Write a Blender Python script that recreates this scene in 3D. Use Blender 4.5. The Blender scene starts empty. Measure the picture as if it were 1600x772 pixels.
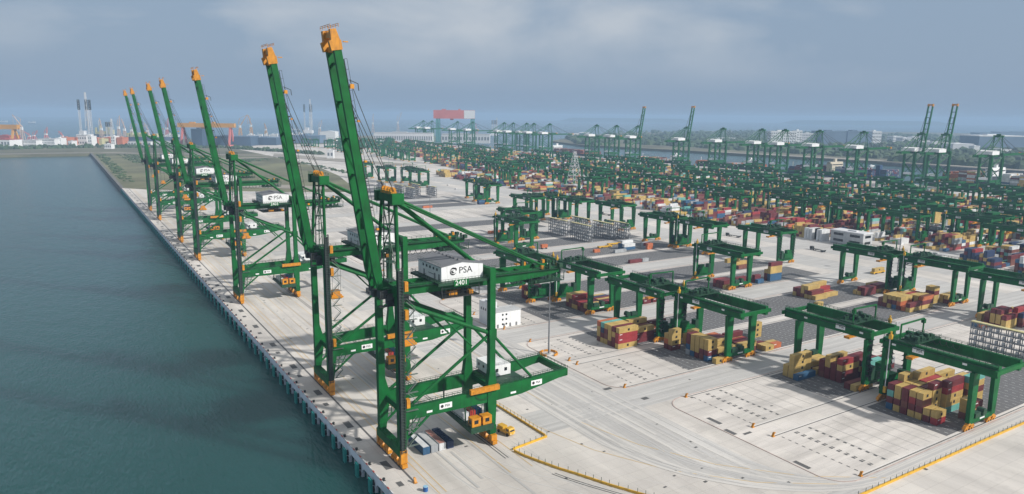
import bpy, math, random
from mathutils import Vector, Matrix
random.seed(7)
R = math.radians
SC = bpy.context.scene
COL = SC.collection

# ------------------------------------------------------------------ camera
FPX, PIT, HEAD, ROLL, CH = 1124.067, R(10.35076), R(32.14937), R(-0.53170), 112.0
fw = Vector((math.sin(HEAD)*math.cos(PIT), math.cos(HEAD)*math.cos(PIT), -math.sin(PIT)))
rt0 = Vector((math.cos(HEAD), -math.sin(HEAD), 0)); up0 = rt0.cross(fw)
rt = rt0*math.cos(ROLL) - up0*math.sin(ROLL); upv = rt0*math.sin(ROLL) + up0*math.cos(ROLL)
cam = bpy.data.cameras.new('camera'); camo = bpy.data.objects.new('camera', cam); COL.objects.link(camo)
cam.sensor_width = 36; cam.lens = FPX/1600*36; cam.clip_start = 1; cam.clip_end = 80000
camo.matrix_world = Matrix(((rt.x, upv.x, -fw.x, 0), (rt.y, upv.y, -fw.y, 0), (rt.z, upv.z, -fw.z, CH), (0, 0, 0, 1)))
SC.camera = camo
def G(px, py, z=0.0):            # ground point surveyed from the photograph (1600 x 772)
    d = fw*FPX + rt*(px-800) - upv*(py-386); t = (z-CH)/d.z
    return d.x*t, d.y*t
# ------------------------------------------------------------------ light
SUN = Vector((0.8, -1.2, 1.0)).normalized()
w = bpy.data.worlds.new('World'); SC.world = w; w.use_nodes = True
nt = w.node_tree; N = nt.nodes; Lk = nt.links
for n in list(N): N.remove(n)
out = N.new('ShaderNodeOutputWorld'); bg = N.new('ShaderNodeBackground'); bg.inputs['Strength'].default_value = 0.1
sky = N.new('ShaderNodeTexSky'); sky.sky_type = 'NISHITA'; sky.sun_disc = False
sky.sun_elevation = math.asin(SUN.z); sky.sun_rotation = math.atan2(SUN.x, SUN.y); sky.air_density = 1.5; sky.dust_density = 3
tc = N.new('ShaderNodeTexCoord')
sep = N.new('ShaderNodeSeparateXYZ'); Lk.new(tc.outputs['Generated'], sep.inputs[0])
mp = N.new('ShaderNodeMapping'); mp.inputs['Scale'].default_value = (1.0, 1.0, 2.6); Lk.new(tc.outputs['Generated'], mp.inputs[0])
mp.inputs['Location'].default_value = (0.17, 0.35, 0.1); mp.inputs['Rotation'].default_value = (0, 0, R(-22))
cn = N.new('ShaderNodeTexNoise'); cn.inputs['Scale'].default_value = 3.4; cn.inputs['Detail'].default_value = 7; cn.inputs['Roughness'].default_value = 0.5; cn.inputs['Distortion'].default_value = 0.25
Lk.new(mp.outputs[0], cn.inputs['Vector'])
cr = N.new('ShaderNodeValToRGB'); cr.color_ramp.elements[0].position = 0.47; cr.color_ramp.elements[1].position = 0.68
Lk.new(cn.outputs['Fac'], cr.inputs['Fac'])
elm = N.new('ShaderNodeMapRange'); elm.inputs['From Min'].default_value = 0.03; elm.inputs['From Max'].default_value = 0.11
Lk.new(sep.outputs['Z'], elm.inputs['Value'])
mul = N.new('ShaderNodeMath'); mul.operation = 'MULTIPLY'; Lk.new(cr.outputs['Color'], mul.inputs[0]); Lk.new(elm.outputs[0], mul.inputs[1])
mul2 = N.new('ShaderNodeMath'); mul2.operation = 'MULTIPLY'; mul2.inputs[1].default_value = 0.9; Lk.new(mul.outputs[0], mul2.inputs[0])
mx = N.new('ShaderNodeMixRGB'); mx.inputs['Fac'].default_value = 0.9; mx.inputs[2].default_value = (2.85, 3.85, 5.25, 1)
Lk.new(sky.outputs[0], mx.inputs[1])
mx2 = N.new('ShaderNodeMixRGB'); mx2.inputs[2].default_value = (5.2, 5.7, 6.3, 1)
Lk.new(mul2.outputs[0], mx2.inputs['Fac']); Lk.new(mx.outputs[0], mx2.inputs[1])
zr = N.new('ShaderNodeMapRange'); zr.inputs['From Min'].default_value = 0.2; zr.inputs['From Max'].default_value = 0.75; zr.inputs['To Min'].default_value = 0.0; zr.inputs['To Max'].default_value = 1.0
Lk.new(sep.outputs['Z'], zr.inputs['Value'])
br_ = N.new('ShaderNodeMixRGB'); br_.inputs[2].default_value = (4.7, 4.8, 5.0, 1); Lk.new(mx2.outputs[0], br_.inputs[1]); Lk.new(zr.outputs[0], br_.inputs['Fac'])  # sky overhead, above the frame, brightened to add fill light
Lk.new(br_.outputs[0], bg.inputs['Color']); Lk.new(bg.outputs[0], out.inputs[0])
sun = bpy.data.lights.new('sun', 'SUN'); sun.energy = 4.9; sun.angle = R(1.6); sun.color = (1.0, 0.955, 0.88)
suno = bpy.data.objects.new('sun', sun); COL.objects.link(suno)
suno.rotation_euler = SUN.to_track_quat('Z', 'Y').to_euler(); suno.location = (0, 0, 400)
SC.view_settings.view_transform = 'Standard'; SC.view_settings.look = 'None'
SC.view_settings.exposure = 0.0; SC.view_settings.gamma = 1.0; SC.view_settings.use_curve_mapping = False
SC.cycles.volume_bounces = 0; SC.cycles.max_bounces = 6

# ------------------------------------------------------------------ materials
def mat(name, col, rough=0.6, metal=0.0, var=0.12, scale=0.6, obj=True, dirt=None, streak=None):
    m = bpy.data.materials.new(name); m.use_nodes = True
    t = m.node_tree; b = t.nodes['Principled BSDF']
    b.inputs['Roughness'].default_value = rough; b.inputs['Metallic'].default_value = metal
    co = t.nodes.new('ShaderNodeTexCoord')
    n = t.nodes.new('ShaderNodeTexNoise'); n.inputs['Scale'].default_value = scale; n.inputs['Detail'].default_value = 5
    t.links.new(co.outputs['Object' if obj else 'Generated'], n.inputs['Vector'])
    r = t.nodes.new('ShaderNodeValToRGB')
    r.color_ramp.elements[0].position = 0.3; r.color_ramp.elements[1].position = 0.7
    r.color_ramp.elements[0].color = (*[c*(1-var) for c in col], 1); r.color_ramp.elements[1].color = (*[min(1, c*(1+var)) for c in col], 1)
    t.links.new(n.outputs['Fac'], r.inputs['Fac']); last = r.outputs['Color']
    if dirt:
        n2 = t.nodes.new('ShaderNodeTexNoise'); n2.inputs['Scale'].default_value = scale*3.1; n2.inputs['Detail'].default_value = 8; n2.inputs['Roughness'].default_value = 0.7
        t.links.new(co.outputs['Object'], n2.inputs['Vector'])
        r2 = t.nodes.new('ShaderNodeValToRGB'); r2.color_ramp.elements[0].position = 0.55; r2.color_ramp.elements[1].position = 0.8
        t.links.new(n2.outputs['Fac'], r2.inputs['Fac'])
        k = t.nodes.new('ShaderNodeMixRGB'); k.inputs[2].default_value = (*dirt, 1)
        mm = t.nodes.new('ShaderNodeMath'); mm.operation = 'MULTIPLY'; mm.inputs[1].default_value = 0.5
        t.links.new(r2.outputs['Color'], mm.inputs[0]); t.links.new(mm.outputs[0], k.inputs['Fac'])
        t.links.new(last, k.inputs[1]); last = k.outputs[0]
    if streak:
        mp_ = t.nodes.new('ShaderNodeMapping'); mp_.inputs['Scale'].default_value = (1.3, 1.3, 0.10); t.links.new(co.outputs['Object'], mp_.inputs[0])
        n3 = t.nodes.new('ShaderNodeTexNoise'); n3.inputs['Scale'].default_value = 1.0; n3.inputs['Detail'].default_value = 7; n3.inputs['Roughness'].default_value = 0.65
        t.links.new(mp_.outputs[0], n3.inputs['Vector'])
        r3 = t.nodes.new('ShaderNodeValToRGB'); r3.color_ramp.elements[0].position = 0.52; r3.color_ramp.elements[1].position = 0.75
        t.links.new(n3.outputs['Fac'], r3.inputs['Fac'])
        k = t.nodes.new('ShaderNodeMixRGB'); k.inputs[2].default_value = (*streak, 1)
        mm = t.nodes.new('ShaderNodeMath'); mm.operation = 'MULTIPLY'; mm.inputs[1].default_value = 0.6
        t.links.new(r3.outputs['Color'], mm.inputs[0]); t.links.new(mm.outputs[0], k.inputs['Fac'])
        t.links.new(last, k.inputs[1]); last = k.outputs[0]
    t.links.new(last, b.inputs['Base Color'])
    return m
GREEN = mat('green_paint', (0.001, 0.104, 0.020), 0.55, 0, 0.28, 0.22, streak=(0.006, 0.035, 0.014))
GREEN2 = mat('yard_crane_green_paint', (0.001, 0.098, 0.022), 0.58, 0, 0.28, 0.25, streak=(0.006, 0.03, 0.014))
for m_ in (GREEN, GREEN2): m_.node_tree.nodes['Principled BSDF'].inputs['Specular IOR Level'].default_value = 0.25
DGREEN = mat('dark_green_steel', (0.008, 0.05, 0.022), 0.55, 0, 0.2, 0.8)
DARK = mat('dark_steel', (0.03, 0.035, 0.035), 0.6, 0.2, 0.25, 1.0)
RAILM = mat('galvanised_rail', (0.16, 0.2, 0.18), 0.5, 0.4, 0.2, 1.0)
ORANGE = mat('orange_yellow_paint', (0.55, 0.225, 0.010), 0.5, 0, 0.2, 0.7, dirt=(0.22, 0.08, 0.02), streak=(0.16, 0.06, 0.02))
YEL = mat('yellow_paint', (0.62, 0.36, 0.03), 0.5, 0, 0.15, 0.7)
WHITE = mat('white_cladding', (0.76, 0.77, 0.78), 0.5, 0, 0.06, 0.3, dirt=(0.5, 0.5, 0.48), streak=(0.45, 0.45, 0.43))
ROOF = mat('grey_roof', (0.16, 0.165, 0.18), 0.6, 0, 0.12, 0.25, dirt=(0.3, 0.3, 0.3))
GLASS = mat('dark_window_glass', (0.012, 0.016, 0.02), 0.15, 0, 0.2, 0.5)
BLACK = mat('black_lettering', (0.012, 0.012, 0.014), 0.6, 0, 0.1, 0.5)
LETW = mat('white_lettering', (0.82, 0.83, 0.82), 0.5, 0, 0.05, 0.5)
RUB = mat('black_rubber', (0.015, 0.015, 0.017), 0.8, 0, 0.2, 1)
TEAL = mat('teal_fender_panel', (0.01, 0.24, 0.22), 0.5, 0, 0.2, 0.6, dirt=(0.05, 0.1, 0.09))
GREY = mat('grey_concrete_wall', (0.42, 0.43, 0.44), 0.8, 0, 0.1, 0.3, dirt=(0.3, 0.3, 0.29))
LGREY = mat('light_grey_panel', (0.62, 0.63, 0.65), 0.6, 0, 0.08, 0.3)
STEELG = mat('grey_galvanised_steel', (0.19, 0.20, 0.215), 0.5, 0.3, 0.2, 0.6)
BLUE = mat('blue_paint', (0.02, 0.10, 0.30), 0.5, 0, 0.2, 0.7)
REDP = mat('red_paint', (0.42, 0.05, 0.04), 0.5, 0, 0.15, 0.5)

def ground_mat(name, col, big=0.010, var=0.16, stain=(0.30, 0.29, 0.27), joint=True, jcol=0.75, wear=0.35, jw=(7.5, 5.0), rough=0.85, stretch=None):
    m = bpy.data.materials.new(name); m.use_nodes = True
    t = m.node_tree; b = t.nodes['Principled BSDF']; b.inputs['Roughness'].default_value = rough
    g = t.nodes.new('ShaderNodeNewGeometry')
    def noise(sc, det, ro=0.55, vec=None):
        n = t.nodes.new('ShaderNodeTexNoise'); n.inputs['Scale'].default_value = sc; n.inputs['Detail'].default_value = det; n.inputs['Roughness'].default_value = ro
        t.links.new(vec if vec else g.outputs['Position'], n.inputs['Vector']); return n
    n1 = noise(big, 6)
    r1 = t.nodes.new('ShaderNodeValToRGB'); r1.color_ramp.elements[0].position = 0.32; r1.color_ramp.elements[1].position = 0.66
    r1.color_ramp.elements[0].color = (*[c*(1-var) for c in col], 1); r1.color_ramp.elements[1].color = (*[min(1, c*(1+var*0.7)) for c in col], 1)
    t.links.new(n1.outputs['Fac'], r1.inputs['Fac'])
    last = r1.outputs['Color']
    # stains of two sizes
    for sc, lo, hi, f in ((0.06, 0.56, 0.78, wear), (0.45, 0.60, 0.78, wear*0.8)):
        n2 = noise(sc, 8, 0.65)
        r2 = t.nodes.new('ShaderNodeValToRGB'); r2.color_ramp.elements[0].position = lo; r2.color_ramp.elements[1].position = hi
        t.links.new(n2.outputs['Fac'], r2.inputs['Fac'])
        mm = t.nodes.new('ShaderNodeMath'); mm.operation = 'MULTIPLY'; mm.inputs[1].default_value = f; t.links.new(r2.outputs['Color'], mm.inputs[0])
        k = t.nodes.new('ShaderNodeMixRGB'); k.inputs[2].default_value = (*stain, 1)
        t.links.new(mm.outputs[0], k.inputs['Fac']); t.links.new(last, k.inputs[1]); last = k.outputs[0]
    if stretch:
        ms = t.nodes.new('ShaderNodeMapping'); ms.inputs['Scale'].default_value = (*stretch, 1); t.links.new(g.outputs['Position'], ms.inputs[0])
        n4 = noise(1.0, 6, 0.6, ms.outputs[0]); r4 = t.nodes.new('ShaderNodeValToRGB'); r4.color_ramp.elements[0].position = 0.42; r4.color_ramp.elements[1].position = 0.7
        t.links.new(n4.outputs['Fac'], r4.inputs['Fac']); k = t.nodes.new('ShaderNodeMixRGB'); k.inputs[2].default_value = (*[c*0.62 for c in col], 1)
        mm = t.nodes.new('ShaderNodeMath'); mm.operation = 'MULTIPLY'; mm.inputs[1].default_value = 0.75; t.links.new(r4.outputs['Color'], mm.inputs[0])
        t.links.new(mm.outputs[0], k.inputs['Fac']); t.links.new(last, k.inputs[1]); last = k.outputs[0]
    if joint:
        br = t.nodes.new('ShaderNodeTexBrick'); br.offset = 0.0
        br.inputs['Color1'].default_value = (1, 1, 1, 1); br.inputs['Color2'].default_value = (0.94, 0.94, 0.95, 1); br.inputs['Mortar'].default_value = (jcol, jcol, jcol, 1)
        br.inputs['Scale'].default_value = 1.0; br.inputs['Mortar Size'].default_value = 0.06; br.inputs['Brick Width'].default_value = jw[0]; br.inputs['Row Height'].default_value = jw[1]
        t.links.new(g.outputs['Position'], br.inputs['Vector'])
        k = t.nodes.new('ShaderNodeMixRGB'); k.blend_type = 'MULTIPLY'; k.inputs['Fac'].default_value = 1.0
        t.links.new(last, k.inputs[1]); t.links.new(br.outputs['Color'], k.inputs[2]); last = k.outputs[0]
    t.links.new(last, b.inputs['Base Color'])
    return m
CONC = ground_mat('yard_concrete', (0.625, 0.59, 0.55), stain=(0.36, 0.345, 0.325), wear=0.6, var=0.2, stretch=(0.075, 0.012))
ROADM = ground_mat('road_concrete', (0.52, 0.51, 0.495), stain=(0.33, 0.33, 0.33), wear=0.5, stretch=(0.012, 0.42))
QROADM = ground_mat('quay_road_concrete', (0.53, 0.515, 0.495), stain=(0.33, 0.33, 0.33), wear=0.5, stretch=(0.30, 0.014))
ASPH = ground_mat('block_asphalt', (0.125, 0.125, 0.13), var=0.15, stain=(0.07, 0.07, 0.07), joint=False, wear=0.4)
PADM = ground_mat('pad_concrete', (0.625, 0.588, 0.55), stain=(0.36, 0.345, 0.33), wear=0.7, stretch=(0.02, 0.16))
STREAK = ground_mat('tyre_worn_concrete', (0.455, 0.445, 0.435), stain=(0.28, 0.28, 0.28), joint=False, wear=0.6)
STREAK2 = ground_mat('pale_worn_concrete', (0.55, 0.53, 0.505), stain=(0.34, 0.33, 0.32), joint=False, wear=0.6)
LAND = ground_mat('reclaimed_land', (0.13, 0.125, 0.075), big=0.006, var=0.35, stain=(0.30, 0.26, 0.2), joint=False, wear=0.5)
GRASSM = ground_mat('rough_grass', (0.15, 0.15, 0.08), big=0.008, var=0.45, stain=(0.30, 0.255, 0.17), joint=False, wear=0.85)
SANDM = ground_mat('pale_fill', (0.30, 0.275, 0.235), big=0.01, var=0.2, stain=(0.25, 0.22, 0.17), joint=False, wear=0.5)
ROCK = ground_mat('rock_bund', (0.16, 0.155, 0.15), big=0.3, var=0.4, stain=(0.06, 0.06, 0.06), joint=False, wear=0.8)
LINEW = ground_mat('white_line_paint', (0.68, 0.68, 0.67), stain=(0.4, 0.4, 0.4), joint=False, wear=0.4)
LINEY = ground_mat('yellow_line_paint', (0.60, 0.43, 0.20), stain=(0.5, 0.44, 0.36), joint=False, wear=0.8)
LINED = ground_mat('dark_slot', (0.10, 0.10, 0.10), stain=(0.2, 0.2, 0.2), joint=False, wear=0.5)

def sea_mat():
    m = bpy.data.materials.new('sea_water'); m.use_nodes = True
    t = m.node_tree; b = t.nodes['Principled BSDF']
    b.inputs['Subsurface Weight'].default_value = 1.0; b.inputs['Subsurface Radius'].default_value = (1.0, 1.0, 1.0); b.inputs['Subsurface Scale'].default_value = 30.0; b.subsurface_method = 'BURLEY'
    b.inputs['Roughness'].default_value = 0.17; b.inputs['IOR'].default_value = 1.33
    g = t.nodes.new('ShaderNodeNewGeometry')
    mpn = t.nodes.new('ShaderNodeMapping'); mpn.inputs['Rotation'].default_value = (0, 0, R(28)); mpn.inputs['Scale'].default_value = (1, 0.38, 1)
    t.links.new(g.outputs['Position'], mpn.inputs[0])
    n0 = t.nodes.new('ShaderNodeTexNoise'); n0.inputs['Scale'].default_value = 0.006; n0.inputs['Detail'].default_value = 5
    t.links.new(mpn.outputs[0], n0.inputs['Vector'])
    r = t.nodes.new('ShaderNodeValToRGB'); r.color_ramp.elements[0].position = 0.3; r.color_ramp.elements[1].position = 0.7
    r.color_ramp.elements[0].color = (0.009, 0.056, 0.055, 1); r.color_ramp.elements[1].color = (0.012, 0.068, 0.067, 1)
    t.links.new(n0.outputs['Fac'], r.inputs['Fac']); t.links.new(r.outputs['Color'], b.inputs['Base Color'])
    prev = None
    for sc, st, det in ((0.05, 0.6, 4), (0.22, 1.0, 5), (0.9, 0.55, 4)):
        n = t.nodes.new('ShaderNodeTexNoise'); n.inputs['Scale'].default_value = sc; n.inputs['Detail'].default_value = det
        t.links.new(mpn.outputs[0], n.inputs['Vector'])
        bp = t.nodes.new('ShaderNodeBump'); bp.inputs['Strength'].default_value = 0.42; bp.inputs['Distance'].default_value = st*2
        t.links.new(n.outputs['Fac'], bp.inputs['Height'])
        if prev: t.links.new(prev.outputs[0], bp.inputs['Normal'])
        prev = bp
    t.links.new(prev.outputs[0], b.inputs['Normal'])
    return m
SEA = sea_mat()

# ------------------------------------------------------------------ mesh helpers
class MB:
    def __init__(s): s.v = []; s.f = []; s.mi = []
    def add(s, vs, fs, m=0):
        o = len(s.v); s.v += [tuple(p) for p in vs]; s.f += [tuple(i+o for i in f) for f in fs]; s.mi += [m]*len(fs)
    def box(s, x0, y0, z0, x1, y1, z1, m=0):
        s.add([(x0,y0,z0),(x1,y0,z0),(x1,y1,z0),(x0,y1,z0),(x0,y0,z1),(x1,y0,z1),(x1,y1,z1),(x0,y1,z1)],
              [(0,3,2,1),(4,5,6,7),(0,1,5,4),(1,2,6,5),(2,3,7,6),(3,0,4,7)], m)
    def bar(s, p, q, w, h=None, m=0, ref=(0,0,1)):
        h = w if h is None else h
        p = Vector(p); q = Vector(q); d = (q-p).normalized(); r = Vector(ref)
        if abs(d.dot(r)) > 0.98: r = Vector((1,0,0))
        a = d.cross(r).normalized()*(w/2); b = a.cross(d).normalized()*(h/2)
        vs = [p-a-b, p+a-b, p+a+b, p-a+b, q-a-b, q+a-b, q+a+b, q-a+b]
        s.add(vs, [(0,3,2,1),(4,5,6,7),(0,1,5,4),(1,2,6,5),(2,3,7,6),(3,0,4,7)], m)
    def tube(s, p, q, r, n=10, r2=None, m=0):
        p = Vector(p); q = Vector(q); r2 = r if r2 is None else r2
        d = (q-p).normalized(); ref = Vector((0,0,1)) if abs(d.z) < 0.95 else Vector((1,0,0))
        a = d.cross(ref).normalized(); b = d.cross(a)
        vs = []
        for c, rr in ((p, r), (q, r2)):
            for i in range(n):
                t = 2*math.pi*i/n; vs.append(c + a*(rr*math.cos(t)) + b*(rr*math.sin(t)))
        fs = [(i, (i+1) % n, n+(i+1) % n, n+i) for i in range(n)] + [tuple(range(n))[::-1], tuple(range(n, 2*n))]
        s.add(vs, fs, m)
    def prism(s, pts, y0, y1, m=0):        # pts (x,z) extruded along y
        n = len(pts)
        vs = [(x, y0, z) for x, z in pts] + [(x, y1, z) for x, z in pts]
        fs = [tuple(range(n)), tuple(range(2*n-1, n-1, -1))] + [(i, n+i, n+(i+1) % n, (i+1) % n) for i in range(n)]
        s.add(vs, fs, m)
    def prismx(s, pts, x0, x1, m=0):       # pts (y,z) extruded along x
        n = len(pts)
        vs = [(x0, y, z) for y, z in pts] + [(x1, y, z) for y, z in pts]
        fs = [tuple(range(n)), tuple(range(2*n-1, n-1, -1))] + [(i, n+i, n+(i+1) % n, (i+1) % n) for i in range(n)]
        s.add(vs, fs, m)
    def sheet(s, pts, z, m=0):
        s.add([(x, y, z) for x, y in pts], [tuple(range(len(pts)))], m)
    def rect(s, x0, y0, x1, y1, z, m=0): s.sheet([(x0,y0),(x1,y0),(x1,y1),(x0,y1)], z, m)
    def rail(s, pts, h=1.1, w=0.07, step=2.0, m=0):    # handrail along a 3-D path
        for p, q in zip(pts, pts[1:]):
            p = Vector(p); q = Vector(q); L = (q-p).length; n = max(1, int(L/step))
            for i in range(n+1):
                c = p.lerp(q, i/n); s.bar(c, c+Vector((0,0,h)), w, w, m)
            for k in (h, h*0.55): s.bar(p+Vector((0,0,k)), q+Vector((0,0,k)), w, w, m)
    def build(s, name, mats, parent=None, loc=None, smooth=False):
        me = bpy.data.meshes.new(name); me.from_pydata(s.v, [], s.f); 
        for m in (mats if isinstance(mats, (list, tuple)) else [mats]): me.materials.append(m)
        if any(s.mi): me.polygons.foreach_set('material_index', s.mi)
        if smooth: me.polygons.foreach_set('use_smooth', [True]*len(me.polygons))
        me.update()
        o = bpy.data.objects.new(name, me); COL.objects.link(o)
        if parent: o.parent = parent
        if loc: o.location = loc
        return o
def fixn(o):
    import bmesh
    b = bmesh.new(); b.from_mesh(o.data); bmesh.ops.recalc_face_normals(b, faces=b.faces); b.to_mesh(o.data); b.free()
    return o
def tag(o, label, cat, group=None, kind=None):
    o['label'] = label; o['category'] = cat
    if group: o['group'] = group
    if kind: o['kind'] = kind
    return o
def struct(o): o['kind'] = 'structure'; return o
def empty(name, loc=(0,0,0), rz=0):
    o = bpy.data.objects.new(name, None); COL.objects.link(o); o.location = loc; o.rotation_euler = (0,0,rz); o.empty_display_size = 2
    return o
def kids(o): return [c for c in CH_.get(o.name, [])]
CH_ = {}
def copy_tree(o, parent=None):
    c = o.copy(); COL.objects.link(c)
    if parent: c.parent = parent
    for ch in list(o.children): copy_tree(ch, c)
    return c
_fc = {}
def text(s, size, m, name, parent, M, extr=0.02):
    k = (s, size, extr, m.name)
    if k not in _fc:
        cu = bpy.data.curves.new('lettering', 'FONT'); cu.body = s; cu.size = size; cu.extrude = extr; cu.resolution_u = 3
        cu.align_x = 'CENTER'; cu.align_y = 'CENTER'
        o = bpy.data.objects.new('lettering_curve', cu); COL.objects.link(o)
        dg = bpy.context.evaluated_depsgraph_get(); dg.update()
        me = bpy.data.meshes.new_from_object(o.evaluated_get(dg)); me.materials.clear(); me.materials.append(m)
        bpy.data.objects.remove(o); bpy.data.curves.remove(cu); _fc[k] = me
    o = bpy.data.objects.new(name, _fc[k]); COL.objects.link(o); o.parent = parent; o.matrix_local = M
    return o
FRONT = Matrix.Rotation(R(90), 4, 'X')      # lettering that faces -Y
def T(x, y, z): return Matrix.Translation((x, y, z))

# ================================================================== SETTING
SEAZ = -6.4
b = MB(); n = 128; b.add([(0,0,SEAZ)] + [(18900*math.cos(2*math.pi*i/n), 18900*math.sin(2*math.pi*i/n), SEAZ) for i in range(n)], [(0, i+1, (i+1) % n+1) for i in range(n)])
struct(b.build('sea', SEA))
QX = 76.0; FQX = 1268.0
def land(name, pts, m, z=0.0, skirt=9.0):
    b = MB(); b.sheet(pts, z); k = len(pts)
    vs = [(x, y, z) for x, y in pts] + [(x, y, z-skirt) for x, y in pts]
    b.add(vs, [(i, k+i, k+(i+1) % k, (i+1) % k) for i in range(k)])
    return fixn(struct(b.build(name, m)))
# quay and container yard: the top sheet overhangs an open, piled edge
YEND = 1224
yard_pts = [(QX, -350), (1268, -350), (1268, 2700), (480, 2700), (467, 1509), (434, 1290), (368, 1009), (292, 1046), (110, 1177), (QX, YEND)]
b = MB(); b.sheet(yard_pts, 0.0); struct(b.build('container_yard', CONC))
b = MB(); b.box(QX, -350, -2.7, QX+0.9, YEND, -0.02)                      # coping face
b.box(QX+0.9, -350, -1.4, QX+9, YEND, -0.9)                              # deck soffit
struct(b.build('quay_wall', mat('quay_concrete', (0.66, 0.72, 0.80), 0.8, 0, 0.08, 0.2, dirt=(0.5, 0.53, 0.56))))
b = MB(); b.box(QX+9, -350, -9, QX+10, YEND, -1.4); b.box(FQX-1, -350, -9, FQX, 2700, -0.02); b.box(QX+10, YEND-1, -9, QX+11, YEND, -1)
struct(b.build('quay_foundation', DARK))
b = MB(); y = -60
while y < YEND:
    for x in (QX+1.6, QX+5.0): b.tube((x, y, -9), (x, y, -1.2), 0.55, 8)
    y += 6.03
struct(b.build('quay_underdeck', GREY))
fixn(land('grassland', [(QX, YEND), (110, 1177), (292, 1046), (368, 1009), (434, 1290), (467, 1509), (480, 1960), (QX, 2280)], GRASSM, 0.4, 7))
land('shore_land', [(QX, 2278), (480, 1958), (481, 2700), (1268, 2702), (1268, 2950), (1700, 3050), (1900, 3300), (1500, 3700), (300, 3350), (-500, 3180), (-3500, 3150), (-3500, 2310)], LAND, 0.2, 7)
land('far_bank', [(1820, -700), (1822, 760), (1860, 1100), (1812, 1700), (1760, 2300), (1900, 2700), (2500, 3300), (3300, 3900), (4600, 4300), (6500, 3600), (6500, -700)], LAND, 0.6, 8)
b = MB()
for x0, x1, y0, y1, z in ((QX-1.5, QX+3.0, YEND, 2279, -1.2),):
    b.box(x0, y0, -9, x1, y1, 1.2)
b.box(-3500, 2300, -9, QX, 2309, 1.0)
b.box(1811, -700, -9, 1819, 1080, 1.4)
struct(b.build('rock_bund', ROCK))
b = MB()
for pts in ([(90, 2290), (480, 1975), (482, 2010), (110, 2330)], [(-3500, 2318), (QX, 2300), (110, 2336), (-3500, 2352)],
            [(250, 1860), (470, 1900), (475, 1940), (260, 1900)], [(482, 1960), (560, 1700), (640, 1500), (690, 1500), (600, 1800), (520, 2100)], [(1825, 100), (1832, 760), (1872, 1100), (1824, 1690), (1870, 1690), (1930, 1100), (1890, 760), (1880, 100)],
            [(200, 1180), (330, 1060), (360, 1085), (235, 1235)], [(160, 1500), (240, 1490), (250, 1530), (170, 1550)]):
    b.sheet(pts, 0.72)
struct(b.build('sand_tracks', SANDM))
# roads, pads, asphalt
PAIR = [120.5, 217.5, 314.5, 411.5, 503, 599, 696, 793, 889, 985, 1081, 1177]
SPAN = 33.0; GAP = 7.0; BX0, BX1 = 190.0, 466.0
GAPS = {0: 9.0, 1: 6.0, 2: 6.0, 3: 6.0}
BLK = []
for p, y in enumerate(PAIR):
    g = GAPS.get(p, 6.5); s = SPAN + (0.5 if p == 0 else 0)
    BLK.append((y, y+s, y+s+g, y+2*s+g))
b = MB()
for i in range(len(PAIR)-1):
    b.rect(140, BLK[i][3]+1.2, 585, BLK[i+1][0]-1.2, 0.012)
b.rect(186, 113.5, 585, BLK[0][0]-1.2, 0.012)
b.rect(484, 113.5, 520, 1200, 0.016); b.rect(545, 113.5, 584, 1200, 0.016)
for i in range(len(PAIR)-1): b.rect(590, BLK[i][3]+2, 1236, BLK[i+1][0]-2, 0.012)
struct(b.build('yard_road', ROADM))
b = MB()          # main quayside road that swings round the corner of the first pad
def arc(cx, cy, r, a0, a1, n=14): return [(cx+r*math.cos(R(a0+(a1-a0)*i/n)), cy+r*math.sin(R(a0+(a1-a0)*i/n))) for i in range(n+1)]
RC = (222.0, 148.0)
pl = [(143, 1000), (143, 170)] + arc(221, 175, 78, 180, 262, 18)
pl = [(150, 1100), (150, 190)] + [(150+ (1-math.cos(t))*66, 190-math.sin(t)*76) for t in [math.pi/2*i/14 for i in range(1, 15)]]
inner = [(186, 1100), (186, 150)] + [(186+(1-math.cos(t))*30, 150-math.sin(t)*31) for t in [math.pi/2*i/14 for i in range(1, 15)]]
for i in range(len(pl)-1): b.sheet([pl[i], inner[i], inner[i+1], pl[i+1]][::-1], 0.008)
struct(b.build('quay_road', QROADM))
def path_strip(b, pts, wd, z):
    L = []
    for i, p in enumerate(pts):
        p0 = Vector(pts[max(0, i-1)]); p1 = Vector(pts[min(len(pts)-1, i+1)]); d = (p1-p0); d.normalize(); nrm = Vector((-d.y, d.x))*wd/2
        L.append((Vector(p)-nrm, Vector(p)+nrm))
    for (a, c), (e, f) in zip(L, L[1:]): b.sheet([a[:2], e[:2], f[:2], c[:2]], z)
b = MB(); b2 = MB(); rr = random.Random(3)
for k in range(46):
    f = rr.random()
    pts = []
    for i in range(len(pl)):
        a = Vector(pl[i]); c = Vector(inner[i]); ff = min(0.97, max(0.03, f + 0.03*math.sin(i*0.9+k)))
        pts.append(tuple(a.lerp(c, ff)))
    dense = []
    for i in range(len(pts)-1):
        a = Vector(pts[i]); c = Vector(pts[i+1]); nn = max(1, int((c-a).length/6))
        for j in range(nn): dense.append(tuple(a.lerp(c, j/nn)))
    dense.append((470, pts[-1][1] + (rr.random()-.5)*0.6))
    s = rr.randint(80, len(dense)-22) if len(dense) > 120 else 0; e = min(len(dense), s+rr.randint(20, 70))
    path_strip(b if k % 2 else b2, dense[s:e], rr.choice((0.35, 0.5, 0.8, 1.1)), 0.020 + 0.0012*k)
for k in range(44):                      # wheel marks along the cross roads
    p = rr.choice((0, 0, 0, 1, 1, 2, 3)); y = rr.uniform(BLK[p][3]+3, BLK[p+1][0]-3); x = rr.uniform(150, 420)
    path_strip(b, [(x, y), (x+rr.uniform(30, 130), y+rr.uniform(-.6, .6))], rr.choice((0.4, 0.6, 1.2)), 0.022+0.0012*k)
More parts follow.
